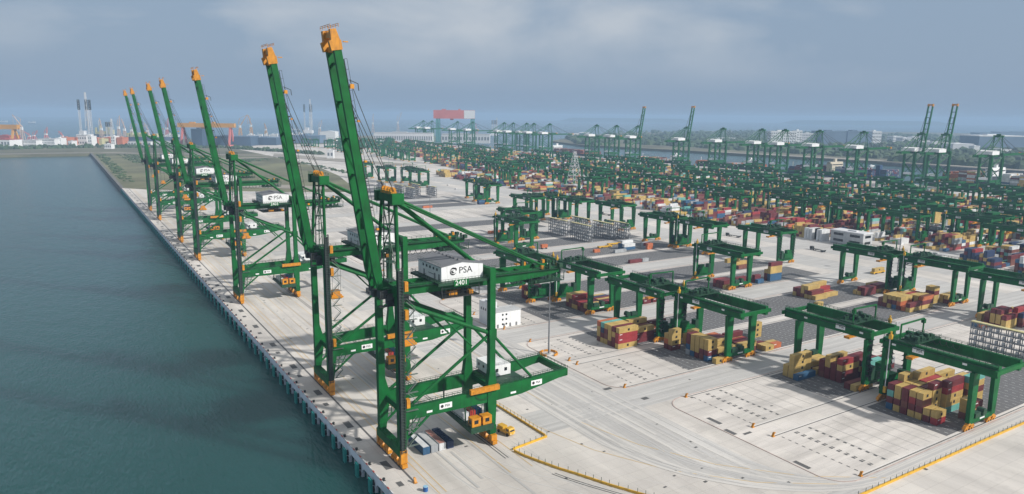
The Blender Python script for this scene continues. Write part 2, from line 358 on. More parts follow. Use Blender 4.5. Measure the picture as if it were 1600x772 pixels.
for k in range(60):                      # along the quay apron
    x = rr.uniform(88, 138); y = rr.uniform(150, 700)
    path_strip(b2 if k % 3 else b, [(x, y), (x+rr.uniform(-1, 1), y+rr.uniform(15, 90))], rr.choice((0.3, 0.5, 0.9)), 0.020+0.0012*k)
for k in range(9):                      # curving wheel marks on the open apron at the front
    x = rr.uniform(92, 135); y = rr.uniform(185, 215); r0 = rr.uniform(60, 150)
    pts = [(x+r0*(1-math.cos(t)), y-r0*math.sin(t)) for t in [i*0.08 for i in range(rr.randint(6, 16))]]
    path_strip(b2 if k % 3 else b, pts, rr.choice((0.25, 0.4, 0.6)), 0.006+0.0012*k)
struct(b.build('dark_wheel_tracks', STREAK)); struct(b2.build('pale_wheel_tracks', STREAK2))
b = MB()
for p in range(0, 5):
    y0, y1, y2, y3 = BLK[p]
    pts = [(BX0-2, y0-1+9)] + [(BX0-2+9*(1-math.cos(t)), y0-1+9*(1-math.sin(t))) for t in [math.pi/2*i/8 for i in range(1, 9)]]
    x = 196 if p == 0 else BX0-2
    pts = [(x+9*(1-math.cos(t)), y0-1.1+9*(1-math.sin(t))) for t in [math.pi/2*i/8 for i in range(9)]]
    pts2 = [(x+9*(1-math.sin(t)), y3+1.1-9*(1-math.cos(t))) for t in [math.pi/2*i/8 for i in range(9)]]
    b.sheet(pts + [(478, y0-1.1), (478, y3+1.1)] + pts2, 0.03)
struct(b.build('block_pads', PADM))
b = MB()
for p in range(0, 5):
    y0, y1, y2, y3 = BLK[p]; x = 196 if p == 0 else BX0-2
    pts = [(x+9*(1-math.sin(t)), y3+1.1-9*(1-math.cos(t))) for t in [math.pi/2*i/8 for i in range(9)]] + [(x+9*(1-math.cos(t)), y0-1.1+9*(1-math.sin(t))) for t in [math.pi/2*i/8 for i in range(9)]]
    pts = [(440, y3+1.1)] + pts + [(440, y0-1.1)]
    for q, r_ in zip(pts, pts[1:]): b.bar((*q, 0.075), (*r_, 0.075), 0.35, 0.15)
struct(b.build('pad_kerb', mat('kerb_concrete', (0.42, 0.33, 0.30), 0.8, 0, 0.3, 0.3)))
AX = {0: [(262, 466), (257, 322)], 1: [(232, 466), (226, 466)], 2: [(222, 466), (222, 466)], 3: [(222, 462), (222, 462)], 4: [(222, 462), (222, 466)],
      5: [(390, 420), (222, 400)], 6: [(0, 0), (0, 0)], 7: [(343, 445), (330, 445)], 8: [(350, 430), (350, 430)], 9: [(350, 430), (340, 430)], 10: [(300, 430), (300, 430)], 11: [(0, 0), (0, 0)]}
bj = MB(); ba = MB(); bl = MB(); bd = MB(); bt = MB(); by_ = MB()
for p, (y0, y1, y2, y3) in enumerate(BLK):
    for k, (ya, yb) in enumerate(((y0, y1), (y2, y3))):
        a0, a1 = AX[p][k]
        if a1 > a0: ba.rect(a0, ya+1.4, a1, yb-1.4, 0.045)
        x = 226.0
        while x < 462:
            ink = a0 <= x <= a1
            if p <= 5 and ink:
                yy = ya+2.4
                while yy < yb-3:
                    bl.rect(x, yy, x+0.2, yy+1.3, 0.06); yy += 2.9
                bl.rect(x+3.2, ya+2, x+3.28, yb-2, 0.06)
            elif not ink and not (p <= 4 and x > 420 and k == 0): bj.rect(x, ya+2, x+(0.4 if p in (5, 6, 7) else 0.22), yb-2, 0.055)
            x += 6.45
        if p <= 4:            # rows of dark slots at the transfer end of each block
            xs = (210, 217, 225) if p == 0 else (199, 206.5, 214)
            for j, x in enumerate(xs):
                yy = ya+2.5
                while yy < yb-2.5:
                    bd.rect(x, yy, x+(0.5 if j == 0 else 0.95), yy+1.3, 0.055)
                    if j == 1: bd.rect(x+1.3, yy, x+1.9, yy+1.3, 0.055)
                    yy += 2.8
        xr = 208.5 if p == 0 else 194
        for yr in (ya, yb):
            bt.rect(xr, yr-0.22, 474, yr+0.22, 0.05); 
            bl.rect(xr, yr+0.55, 474, yr+0.75, 0.055)
struct(ba.build('block_asphalt', ASPH)); struct(bl.build('slot_markings', LINEW))
struct(bj.build('slot_joints', ground_mat('joint_filler', (0.27, 0.265, 0.26), joint=False, wear=0.6))); struct(bd.build('slot_drains', LINED)); struct(bt.build('yard_crane_tracks', LINED))
# quay tracks, lines, pits
b = MB()
b.rect(84.35, 189, 85.05, YEND, 0.05)
b.rect(116.9, 189, 117.25, YEND, 0.05); b.rect(118.0, 189, 118.35, YEND, 0.05)
for o in (0, 1.1): path_strip(b, [(124.2+o, 172.5), (126.3+o, 167), (129.3+o, 160.5), (134+o, 151.5), (140+o, 142)], 0.35, 0.05)
y = 178
while y < YEND:
    b.rect(80.2, y+24, 82.6, y+30, 0.05)
    b.rect(79.5, y+12, 81.3, y+15, 0.05); y += 36.2
rr = random.Random(11)
for k in range(150):
    x = rr.uniform(90, 186); y = rr.uniform(118, 620); b.rect(x, y, x+rr.uniform(.6, 1.3), y+rr.uniform(.5, 1.0), 0.05)
for k in range(60):
    x = rr.uniform(196, 420); p = rr.choice((0, 1, 2)); y = rr.uniform(BLK[p][0]-9, BLK[p][3]+8); b.rect(x, y, x+rr.uniform(.6, 1.4), y+rr.uniform(.5, 1.2), 0.065)
for x, y, w_, d_ in ((199, 171, 1.8, 6.5), (196.6, 162, 1.8, 5), (200, 160, 4, 1.2), (197.2, 132, 1.8, 6), (184, 219, 4, 2), (191, 203, 3, 2.2)): b.rect(x, y, x+w_, y+d_, 0.066)
struct(b.build('crane_track', LINED))
b = MB()
for x in (88.2, 90.4, 113.3, 121.6): b.rect(x, 180, x+0.3, YEND-10, 0.045)
for o, y0 in ((0, 205), (16, 200)): path_strip(b, [(139+o, y0+40), (140+o, y0), (146+o, y0-26), (158+o, y0-50), (176+o, y0-70), (200+o, y0-86)], 0.3, 0.045)
for x in (134, 160): b.rect(x, 260, x+0.22, 900, 0.045)
for x in (96, 101.5, 107): b.rect(x, 230, x+0.2, 900, 0.045)
struct(b.build('yellow_lane_lines', LINEY))
b = MB()
for k in range(3): path_strip(b, [(101+k*5, 205), (103+k*5, 190), (108+k*6, 174), (118+k*8, 156), (134+k*8, 138)], 0.2, 0.046)
struct(b.build('white_lane_lines', LINEW))

# ================================================================== QUAY FITTINGS
fm = MB(); fm.box(-1.55, -1.1, -6.9, -0.85, 1.1, -1.5); fm.box(-1.6, -0.95, -2.6, -1.54, 0.95, -2.45)
fr = fm.build('fender', TEAL)
for z_ in (-3.2, -5.4):
    c_ = MB(); c_.tube((-0.85, 0, z_), (0.0, 0, z_), 0.75, 12, 0.95); c_.build('rubber_cone', RUB, fr)
c_ = MB(); c_.prismx([(-3.2, -2.72), (3.2, -2.72), (1.7, -4.2), (1.4, -6.3), (-1.4, -6.3), (-1.7, -4.2)], 0.02, 0.85); head = c_.build('fender_block', bpy.data.materials['quay_concrete'], fr)
tag(fr, 'teal panel fender hanging on the open quay wall above the water', 'fender', 'fenders along the quay wall')
y = 190.2 - 12.06*2; first = True
while y < YEND-4 and True:
    o = fr if first else copy_tree(fr); first = False
    o.location = (QX, y, 0); y += 12.06
bo = MB(); bo.tube((0,0,0), (0,0,0.55), 0.32, 10, 0.26); bo.tube((0,0,0.5), (0,0,0.85), 0.5, 10, 0.42); bo.box(-0.5,-0.5,0,0.5,0.5,0.08)
bol = bo.build('bollard', DARK); tag(bol, 'black mooring bollard on the quay edge between striped kerb pieces', 'bollard', 'bollards along the quay edge')
y = 172; first = True
while y < 760:
    o = bol if first else copy_tree(bol); first = False
    o.location = (QX+0.95, y, 0); y += 12.06*1.0
b = MB(); y = 160; k = 0
while y < YEND:
    b.box(QX+0.1, y, 0.0, QX+0.42, y+1.5, 0.28, 0 if k % 4 == 0 else (1 if k % 4 in (1, 3) else 2)); y += 1.5; k += 1
struct(b.build('coping_kerb', [REDP, GREY, LGREY]))

# ================================================================== QUAY CRANE
def make_sts():
    root = empty('quay_crane')
    P = lambda nm, mb, m: fixn(mb.build(nm, m, root))
    YL = 8.4; Gx = 33.0
    for s in (-1, 1):
        y = s*YL
        b = MB(); b.prism([(-0.3, 4.2), (1.7, 4.2), (3.3, 15.4), (3.3, 20.2), (2.0, 25), (1.7, 60), (-0.3, 60)], y-1.05, y+1.05); P('leg', b, GREEN)
        b = MB(); b.prism([(33.2, 3.4), (35.2, 3.4), (35.6, 14), (35.6, 22), (35.1, 27), (35.1, 62.2), (33.0, 62.2), (33.0, 27), (32.2, 21), (32.2, 15.5)], y-1.05, y+1.05); P('leg', b, GREEN)
        b = MB(); b.prism([(1.0, 15.7), (35, 15.5), (46, 15.9), (56, 17.6), (62, 18.7), (66, 18.9), (66, 21.5), (40, 20.5), (35, 20.2), (1.0, 19.8)], y-0.8, y+0.8); pb = P('portal_beam', b, GREEN)
        b = MB(); yo = y + s*0.75
        b.rail([(3, yo, 19.9), (34, yo, 20.3), (66, yo, 21.5)], 1.15, 0.09, 2.0); b.rail([(3, y-s*0.7, 19.9), (34, y-s*0.7, 20.3), (66, y-s*0.7, 21.5)], 1.15, 0.09, 2.0)
        fixn(b.build('handrail', DGREEN, pb))
        # the diagonal pipes
        for p, q, r in (((1.5, 54.3), (33.4, 39.8), 0.72), ((33.4, 39.4), (2.2, 19.0), 0.55), ((34.6, 39.0), (51, 20.6), 0.5), ((16, 47.6), (26.5, 36.4), 0.3), ((1.5, 8.2), (11.0, 15.8), 0.42)):
            b = MB(); b.tube((p[0], y, p[1]), (q[0], y, q[1]), r, 10); P('brace', b, GREEN)
        b = MB(); b.box(32.7, y-1.25, 37.9, 35.5, y+1.25, 41.2); P('brace_joint', b, GREEN)
    # sub bracing near the waterside foot
    b = MB()
    for y in (-YL, YL):
        for p, q in (((2.2, 14.4), (8.5, 13.6)), ((5.5, 11.8), (7.5, 15.5)), ((2.0, 11.5), (5.8, 11.6)), ((4.2, 10.4), (4.8, 15.6))): b.tube((p[0], y, p[1]), (q[0], y, q[1]), 0.16, 6)
    P('knee_lattice', b, GREEN)
    for x0, nm in ((-0.55, 'sill_beam'), (33.0, 'sill_beam')):
        b = MB(); b.box(x0, -9.7, 4.0, x0+2.5, 9.7, 6.9); b.rail([(x0+0.1, -7.2, 6.9), (x0+0.1, 7.2, 6.9)], 1.1, 0.09); P(nm, b, GREEN)
    for q in ((64.6, -7.6, 18.95, 65.9, 7.6, 21.4), (35.7, -7.6, 17.5, 36.9, 7.6, 19.6), (2.2, -7.35, 16.4, 3.1, 7.35, 18.6), (-0.1, -7.35, 57.0, 1.5, 7.35, 59.6), (33.2, -7.35, 58.6, 34.9, 7.35, 62.0)):
        b = MB(); b.box(*q); cbm = P('cross_beam', b, GREEN)
        if q[0] > 60: b = MB(); b.rail([(65.8, -7.6, 21.4), (65.8, 7.6, 21.4)], 1.1, 0.09); fixn(b.build('handrail', DGREEN, cbm))
    for s in (-1, 1):                    # bogies
        for x0 in (0.7, 34.2):
            b = MB(); y = s*6.0
            b.prismx([(y-3.6, 3.0), (y+3.6, 3.0), (y+1.2, 4.0), (y-1.2, 4.0)], x0-0.7, x0+0.7)
            for c in (y-2.6, y+2.6):
                b.prismx([(c-2.2, 1.1), (c+2.2, 1.1), (c+0.9, 3.0), (c-0.9, 3.0)], x0-0.6, x0+0.6)
                for d in (-1.3, 1.3): b.box(x0-0.8, c+d-0.95, 0.45, x0+0.8, c+d+0.95, 1.5)
            b.box(x0-1.1, s*9.75-0.5 if s > 0 else -10.6, 1.9, x0+1.1, 10.6 if s > 0 else -9.75+0.5, 6.2 if x0 < 5 else 3.7)
            b.box(x0-0.9, s*10.6-0.5, 0.5, x0+0.9, s*10.6+0.5, 1.8)
            g_ = P('bogie', b, ORANGE)
            b = MB()
            for c in (y-2.6, y+2.6):
                for d in (-1.3, 1.3): b.tube((x0-0.35, c+d, 0.42), (x0+0.35, c+d, 0.42), 0.40, 12)
            fixn(b.build('wheels', DARK, g_))
    for s in (-1, 1):                    # trolley girders
        b = MB(); y = s*3.6
        b.prism([(-3.2, 55.7), (46, 55.3), (58, 55.9), (64.5, 56.9), (64.5, 58.7), (-3.2, 58.7)], y-0.75, y+0.75); g_ = P('girder', b, GREEN)
        b = MB(); b.box(-2, y+s*0.75, 58.3, 64, y+s*1.75, 58.4); b.rail([(-2, y+s*1.7, 58.4), (64, y+s*1.7, 58.4)], 1.15, 0.09, 2.2); fixn(b.build('walkway', DGREEN, g_))
    b = MB()
    for x in (0, 9, 14, 40, 50, 58, 63.5): b.box(x, -2.85, 56.6, x+0.9, 2.85, 58.2)
    for x0, x1 in ((40, 50), (50, 58)): b.tube((x0, -2.8, 57.6), (x1, 2.8, 57.6), 0.18, 6); b.tube((x0, 2.8, 57.6), (x1, -2.8, 57.6), 0.18, 6)
    P('girder_tie', b, GREEN)
    b = MB(); rr = random.Random(5)       # landside end frame with ropes sheaves and festoon
    for k in range(26):
        x = rr.uniform(52, 65.5); y = rr.uniform(-5.5, 5.5); z = 58.7 if rr.random() < .5 else 54.2; s_ = rr.uniform(.25, .8); b.box(x-s_, y-s_, z, x+s_, y+s_, z+rr.uniform(.5, 2.0))
    b.rail([(66.5, -5.5, 56.5), (66.5, 5.5, 56.5)], 1.2, 0.1); b.rail([(52, -5.6, 54.0), (66, -5.6, 54.0), (66, 5.6, 54.0)], 1.2, 0.1); b.box(52, -5.6, 53.8, 66, 5.6, 53.95)
    for x in (52, 59, 66):
        for y in (-5.5, 5.5): b.bar((x, y, 53.9), (x, y, 57), 0.2)
    P('end_platform', b, DGREEN)
    b = MB()
    for x, y, z in ((57, -4.6, 59.0), (63, 3.6, 59.2), (65, -3.0, 58.8), (55, 4.0, 59)): b.box(x-.5, y-.5, z-.3, x+.5, y+.5, z+.9)
    P('sheave_block', b, ORANGE)
    b = MB()                              # cable loops under the girder
    for j in range(9):
        x0 = 37+j*2.6
        for i in range(8):
            a0 = math.pi*i/8; a1 = math.pi*(i+1)/8
            b.bar((x0+1.3-1.3*math.cos(a0), -1.6, 55.4-2.6*math.sin(a0)), (x0+1.3-1.3*math.cos(a1), -1.6, 55.4-2.6*math.sin(a1)), 0.14)
    P('cable_festoon', b, DARK)
    # machinery house
    hx0, hx1, hy0, hy1, hz0, hz1 = 16.6, 32.0, -6.2, 11.4, 58.95, 63.7
    b = MB(); xm = (hx0+hx1)/2
    b.prism([(hx0, hz0), (hx1, hz0), (hx1, hz1), (xm, hz1+1.1), (hx0, hz1)], hy0, hy1); hs = P('machinery_house', b, WHITE)
    b = MB(); b.prism([(hx0-0.35, hz1-0.02), (xm, hz1+1.14), (hx1+0.35, hz1-0.02), (hx1+0.35, hz1+0.14), (xm, hz1+1.36), (hx0-0.35, hz1+0.14)], hy0-0.25, hy1+0.25)
    for k in range(6): b.box(xm-0.5, hy0+2+k*2.7, hz1+1.36, xm+0.5, hy0+3+k*2.7, hz1+1.7)
    ro = fixn(b.build('roof', ROOF, hs))
    b = MB(); b.rail([(hx0-0.2, hy0-.1, hz1+.2), (hx0-0.2, hy1, hz1+.2)], 0.9, 0.06); b.rail([(hx1+0.2, hy0-.1, hz1+.2), (hx1+0.2, hy1, hz1+.2)], 0.9, 0.06); fixn(b.build('roof_rail', RAILM, ro))
    for k in range(5):
        b = MB(); b.box(hx0-0.06, hy0+2.6+k*2.6, 62.0, hx0+0.05, hy0+3.7+k*2.6, 62.9); fixn(b.build('window', GLASS, hs))
    for y, z0, z1, w_ in ((hy0+1.2, 59.0, 61.1, 1.0), (hy0+4.4, 59.0, 61.0, 0.9), (hy0+12.5, 59.0, 61.0, 0.9)):
        b = MB(); b.box(hx0-0.06, y, z0, hx0+0.05, y+w_, z1); fixn(b.build('door', STEELG, hs))
    b = MB()
    for k in range(9): b.box(hx0-0.05, hy0+4.8+k*0.55, 60.35, hx0+0.03, hy0+5.2+k*0.55, 60.6)
    fixn(b.build('vent', STEELG, hs))
    text('PSA', 3.1, BLACK, 'lettering', hs, T(xm+1.15, hy0-0.03, 62.05) @ FRONT)
    # emblem: three crossed crescent strokes
    b = MB()
    def stroke(cx, cz, r, a0, a1, w0, n=10):
        for i in range(n):
            t0 = R(a0+(a1-a0)*i/n); t1 = R(a0+(a1-a0)*(i+1)/n)
            def wv(t, i_): return w0*math.sin(math.pi*min(max(i_/n, 0.08), 0.92))
            u0, u1 = wv(t0, i), wv(t1, i+1)
            b.prism([(cx+(r-u0)*math.cos(t0), cz+(r-u0)*math.sin(t0)), (cx+(r+u0)*math.cos(t0), cz+(r+u0)*math.sin(t0)), (cx+(r+u1)*math.cos(t1), cz+(r+u1)*math.sin(t1)), (cx+(r-u1)*math.cos(t1), cz+(r-u1)*math.sin(t1))], -0.03, 0.03)
    stroke(0, 0, 1.1, 150, 330, 0.24); stroke(0.1, 0.25, 0.75, 160, 300, 0.2); stroke(0.0, -0.15, 1.15, 20, 150, 0.28); stroke(0.55, 0.45, 0.55, -60, 140, 0.22); stroke(0.1, 0.0, 0.35, 90, 300, 0.16)
    e = fixn(b.build('emblem', BLACK, hs)); e.location = (xm-3.4, hy0-0.03, 62.0)
    b = MB(); b.box(14.5, -8.3, 58.72, 33.0, 13.4, 58.92)
    b.rail([(14.6, -8.2, 58.9), (32.8, -8.2, 58.9)], 1.1, 0.09, 1.2); b.rail([(14.6, -8.2, 58.9), (14.6, 13.2, 58.9), (32.8, 13.2, 58.9)], 1.1, 0.08, 1.6)
    b.box(14.5, -8.3, 58.0, 33.0, -8.0, 58.7); b.box(14.5, 13.1, 58.0, 33.0, 13.4, 58.7)
    for x in (15, 21, 27, 32): b.box(x, -8.0, 57.9, x+.5, 13.1, 58.71)
    P('house_platform', b, DGREEN)
    b = MB(); b.box(16, -7.6, 53.6, 30, 7.6, 53.75); b.rail([(16, -7.5, 53.7), (30, -7.5, 53.7)], 3.2, 0.09, 1.5); b.rail([(16, -7.5, 53.7), (16, 7.5, 53.7)], 1.2, 0.09, 1.6)
    for x in (16.2, 29.8):
        for y in (-7.4, 7.4): b.bar((x, y, 53.7), (x, y, 58), 0.16)
    P('service_platform', b, DARK)
    b = MB(); b.box(20, -5, 53.76, 23, -2, 55.2); b.box(24, 0, 53.76, 27, 3, 55.4); b.box(27, -6, 53.76, 28.5, -4, 55); P('hoist_drum', b, ORANGE)
    # upper frame, stays, boom
    for s in (-1, 1):
        b = MB(); b.tube((0.7, s*YL, 59.8), (1.6, s*5.6, 86), 0.62, 10, 0.55); P('tower_leg', b, GREEN)
        b = MB(); b.tube((2.6, s*4.9, 86.4), (59.5, s*4.0, 58.9), 0.42, 10); P('backstay', b, GREEN)
        b = MB(); b.tube((2.4, s*1.3+(-1.2), 86.2), (33.2, s*1.3-1.2, 61.6), 0.62, 10); P('tower_strut', b, GREEN)
        b = MB()
        for o in (0, 1.0): b.bar((-11.0, s*3.6+o*s*0.2, 121.5-o*6), (2.0, s*3.6+o*s*0.4, 88.2), 0.16)
        P('forestay', b, DARK)
    b = MB(); b.box(0.2, -6.9, 85.6, 3.0, 6.9, 87.9); b.box(-0.3, -7.4, 85.0, 3.6, -5.3, 88.3); b.box(-0.3, 5.3, 85.0, 3.6, 7.4, 88.3); b.rail([(-0.2, -7.3, 88.3), (-0.2, 7.3, 88.3)], 1.1, 0.09); b.rail([(3.5, -7.3, 88.3), (3.5, 7.3, 88.3)], 1.1, 0.09); ax = P('apex_beam', b, GREEN)
    b = MB()
    for y in (-3.4, -1.2, 1.2, 3.4): b.tube((1.6, y-0.35, 89.0), (1.6, y+0.35, 89.0), 1.0, 14)
    b.box(0.7, -4.2, 87.9, 2.6, 4.2, 88.6); fixn(b.build('sheave', ORANGE, ax))
    b = MB()
    for x, y in ((0.2, -2.2), (0.2, 2.2), (3.0, -2.2), (3.0, 2.2)): b.bar((x, y, 58.5), (1.6+(x-1.6)*.5, y, 86), 0.3)
    for k in range(13): z = 60+k*2; b.box(0.2, -2.2, z, 3.0, 2.2, z+0.12) if k % 3 == 0 else b.bar((0.2, -2.2 if k % 2 else 2.2, z), (3.0, 2.2 if k % 2 else -2.2, z+2), 0.14)
    for s in (-1, 1): b.bar((0.7, s*YL, 62), (1.6, -s*5.0, 84), 0.28)
    P('tower_lattice', b, DGREEN)
    hinge = Vector((-3.4, 0, 58.2)); tip = Vector((-15.3, 0, 134.9)); u = (tip-hinge).normalized(); nn = Vector((-u.z, 0, u.x)); nn = -nn   # nn points landward
    def bp(t, n_, y): v = hinge + u*t + nn*n_; return (v.x, y, v.z)
    LB = (tip-hinge).length
    bm_ = None
    for s in (-1, 1):
        y = s*3.3; b = MB()
        prof = [(0, -0.6), (0, 1.0), (5, 1.35), (LB-5, 1.2), (LB-5, -1.0), (6, -1.25)]
        b.prism([(bp(t, n_, 0)[0], bp(t, n_, 0)[2]) for t, n_ in prof], y-0.66, y+0.66); g_ = P('boom_girder', b, GREEN); bm_ = bm_ or g_
        b = MB()
        path = [bp(t, 1.5, y+s*0.3) for t in range(4, int(LB)-5, 3)]
        for a, c in zip(path, path[1:]):
            b.bar(a, c, 0.5, 0.12); 
        path2 = [bp(t, 2.4, y+s*0.3) for t in range(4, int(LB)-5, 3)]
        for a, c in zip(path2, path2[1:]): b.bar(a, c, 0.1)
        for a, c in zip(path, path2): b.bar(a, c, 0.1)
        for t in range(8, int(LB)-6, 9): b.bar(bp(t, 1.1, y), bp(t, 2.3, y), 0.4, 0.5)
        fixn(b.build('boom_walkway', DARK, g_))
    b = MB()
    for t in (3, 14, 25, 36, 47, 58, 69):
        a = bp(t, 0.1, 0); b.bar((a[0], -2.7, a[2]), (a[0], 2.7, a[2]), 0.6, 0.7)
    P('boom_tie', b, GREEN)
    b = MB()
    prof = [(LB-5.0, -1.8), (LB-5.0, 1.5), (LB-2.4, 1.5), (LB-2.2, 1.2), (LB+0.9, 0.5), (LB+0.9, -1.2), (LB-2.0, -1.4), (LB-2.4, -2.1)]
    pf = [(bp(t, n_, 0)[0], bp(t, n_, 0)[2]) for t, n_ in prof]
    for y0, y1 in ((-4.15, -2.6), (2.6, 4.15)): b.prism(pf, y0, y1)
    for t, n_ in ((LB-4.6, 0), (LB-0.6, 0)):
        a = bp(t, n_, 0); b.bar((a[0], -2.6, a[2]), (a[0], 2.6, a[2]), 1.4, 1.6)
    b.rail([bp(LB+1.2, -1.2, -4.5), bp(LB+1.2, -1.2, 4.5)], 1.0, 0.12); b.rail([bp(LB+1.2, 1.2, -4.5), bp(LB+1.2, 1.2, 4.5)], 1.0, 0.12)
    a = bp(LB-3, 2.2, -3.4); b.box(a[0], a[1]-.3, a[2], a[0]+1.4, a[1]+.3, a[2]+.3)
    P('boom_tip', b, ORANGE)
    b = MB()
    for t in (19, 40, 52): a = bp(t, 2.4, -3.6); b.box(a[0]-.2, a[1]-.3, a[2]-.25, a[0]+.6, a[1]+.3, a[2]+.35)
    a = bp(62, 2.2, -3.6); b.box(a[0]-.4, a[1]-.4, a[2]-.5, a[0]+.8, a[1]+.4, a[2]+.8)
    P('boom_lamp', b, ORANGE)
    b = MB(); a = bp(64, 2.0, -3.6); b.bar(a, (a[0]+2.6, a[1], a[2]-1), 0.2); b.bar((a[0]+2.6, a[1], a[2]-1), (a[0]+2.8, a[1], a[2]-3), 0.2); P('stay_bracket', b, DARK)
    b = MB()
    for nm_, lst in (('hinge_gear', ((-3, -4.5, 57, 1.2), (-2.4, 4.5, 57.4, 1.2), (-3.5, 0, 56.6, 1.1))), ('rope_sheave_box', ((-1.5, -6, 56.2, .9), (-0.9, -5, 54.6, 1.0), (1.5, -4.5, 54.4, .9), (3, -3, 54.6, .9), (4.5, -5, 55.2, .8)))):
        for x, y, z, s_ in lst:
            bb = MB(); bb.box(x-s_, y-s_, z-s_, x+s_, y+s_, z+s_); P(nm_, bb, DARK)
    b.rail([(-4.5, -6.5, 56.0), (5, -6.5, 56.0)], 1.2, 0.1); b.box(-4.5, -6.6, 55.8, 6, -5.0, 55.95); b.rail([(-4.5, -6.5, 53.4), (5, -6.5, 53.4)], 2.6, 0.1); b.box(-4.5, -6.6, 53.2, 6, -4.4, 53.35)
    for x_ in (-4.2, 0.5, 5.5): b.bar((x_, -6.3, 53.2), (x_, -6.3, 56), 0.15)
    P('hinge_platform', b, DARK)
    # lift mast on the near waterside leg, with cabs, and the stair behind it
    b = MB(); x0, y0 = -0.2, -10.9
    for x in (x0, x0+1.5):
        for y in (y0, y0+1.1): b.bar((x, y, 5.5), (x, y, 66), 0.2)
    z = 5.8
    while z < 66: b.box(x0, y0-0.02, z, x0+1.5, y0+0.1, z+0.22); b.box(x0+1.4, y0, z, x0+1.5, y0+1.1, z+0.2); z += 0.95
    b.box(x0+.15, y0+.5, 5.5, x0+1.3, y0+1.0, 65)
    P('lift_mast', b, mat('mast_steel', (0.035, 0.05, 0.045), 0.6, 0.2, 0.25, 1.0) if 'mast_steel' not in bpy.data.materials else bpy.data.materials['mast_steel'])
    for z in (58.5, 49.5, 20.5):
        b = MB(); b.box(1.75, -11.0, z, 2.9, -9.6, z+3.0); P('lift_cab', b, ORANGE)
    b = MB(); z = 7.0; k = 0
    while z < 55:
        xa, xb = (2.6, 5.6) if k % 2 == 0 else (5.6, 2.6)
        if z < 14 or z > 20: b.bar((xa, -9.7, z), (xb, -9.7, z+3), 0.55, 0.2); b.bar((xa, -9.95, z+1), (xb, -9.95, z+4), 0.1)
        b.box(min(xa, xb)-0.6, -10.1, z-0.06, max(xa, xb)+0.6, -9.2, z+0.06) if k % 2 == 0 else None
        b.bar((2.4, -9.3, z+3), (1.0, -8.9, z+3), 0.12); z += 3; k += 1
    P('stairway', b, RAILM)
    # landside lashing platform with two cabs
    b = MB(); b.box(23.4, -13.4, 7.0, 32.0, 8.6, 7.4); b.prismx([(-13.5, 5.6), (8.6, 6.6), (8.6, 7.0), (-13.5, 7.0)], 23.3, 23.6); b.prismx([(-13.5, 5.6), (8.6, 6.6), (8.6, 7.0), (-13.5, 7.0)], 31.9, 32.2); b.box(23.4, -13.7, 5.4, 32.1, -13.4, 7.4)
    b.rail([(23.6, -13.2, 7.4), (23.6, 8.5, 7.4), (31.9, 8.5, 7.4)], 1.2, 0.1, 1.6)
    for x in (24, 31.6):
        for y in (-8.4, 7.6): b.bar((x, y, 7.2), (x, y, 15.8), 0.4)
    for y in (-8.4,):
        for k in range(5): b.bar((24+k*1.6, y, 7.4), (24+k*1.6, y, 12.4), 0.14)
        b.bar((24, y, 12.4), (31, y, 12.4), 0.14)
    pf_ = P('lashing_platform', b, DGREEN); pf_.location.z = 2.3
    for x in (24.0, 28.2):
        b = MB(); b.box(x, -13.2, 7.45, x+3.4, -10.4, 10.4); cb = fixn(b.build('cab', ORANGE, pf_))
        b = MB(); b.box(x+0.9, -13.26, 8.4, x+2.4, -13.15, 9.7); b.box(x-0.06, -12.6, 8.4, x+0.1, -11.2, 9.7); fixn(b.build('window', GLASS, cb))
    for k, (x, m_) in enumerate(((24.2, LGREY), (27.0, REDP), (29.6, BLUE))):
        b = MB(); b.box(x, -7 + k*0.5, 7.42, x+2.2, 3.5+k*.6, 10.0)
        for j in range(8): b.box(x-0.04, -6.5+j*1.2+k*.5, 7.6, x+2.24, -6.2+j*1.2+k*.5, 9.9)
        fixn(b.build('equipment_box', m_, pf_))
    b = MB(); b.box(25, -10.7, 20.0, 36.2, -9.5, 21.7); b.box(26, -10.8, 20.4, 35, -10.7, 21.2); P('spreader_stand', b, ORANGE)
    b = MB()
    for i in range(12):
        a0 = math.pi*i/12; a1 = math.pi*(i+1)/12
        b.bar((30.5-3.2*math.cos(a0), -9.45, 19.6-2.6*math.sin(a0)), (30.5-3.2*math.cos(a1), -9.45, 19.6-2.6*math.sin(a1)), 0.12)
    P('hose_loop', b, DARK)
    for x, z0 in ((14.0, 16.9), (50.0, 17.9)):
        b = MB(); b.box(x, -9.29, z0, x+4.6, -9.2, z0+1.9); sp = P('sign_plate', b, WHITE)
        text('PSA', 1.15, BLACK, 'lettering', sp, T(x+2.9, -9.32, z0+0.95) @ FRONT)
        b = MB(); b.tube((x+0.95, -9.3, z0+0.95), (x+0.95, -9.34, z0+0.95), 0.55, 12); fixn(b.build('emblem', BLACK, sp))
    for x, z0, ww in ((9.4, 16.7, 2.0), (41.5, 16.7, 2.2)):
        b = MB(); b.box(x, -9.27, z0, x+ww, -9.2, z0+.7); P('sign_plate', b, WHITE)
    b = MB(); b.box(38.5, -1.5, 20.9, 46.2, 9.8, 24.7); eh = P('electrical_house', b, WHITE)
    b = MB(); b.rail([(38.6, -1.4, 24.7), (46.1, -1.4, 24.7), (46.1, 9.7, 24.7)], 1.0, 0.06); fixn(b.build('roof_rail', RAILM, eh))
    for y in (0.6, 4, 7.4):
        b = MB(); b.box(38.44, y, 22.5, 38.55, y+1.1, 23.5); fixn(b.build('window', GLASS, eh))
    for x in (40, 43.6):
        b = MB(); b.box(x, -1.56, 22.4, x+1.1, -1.45, 23.6); fixn(b.build('window', GLASS, eh))
    b = MB(); b.box(37.5, -7.6, 20.45, 48.5, 7.7, 20.75); P('deck', b, DGREEN)
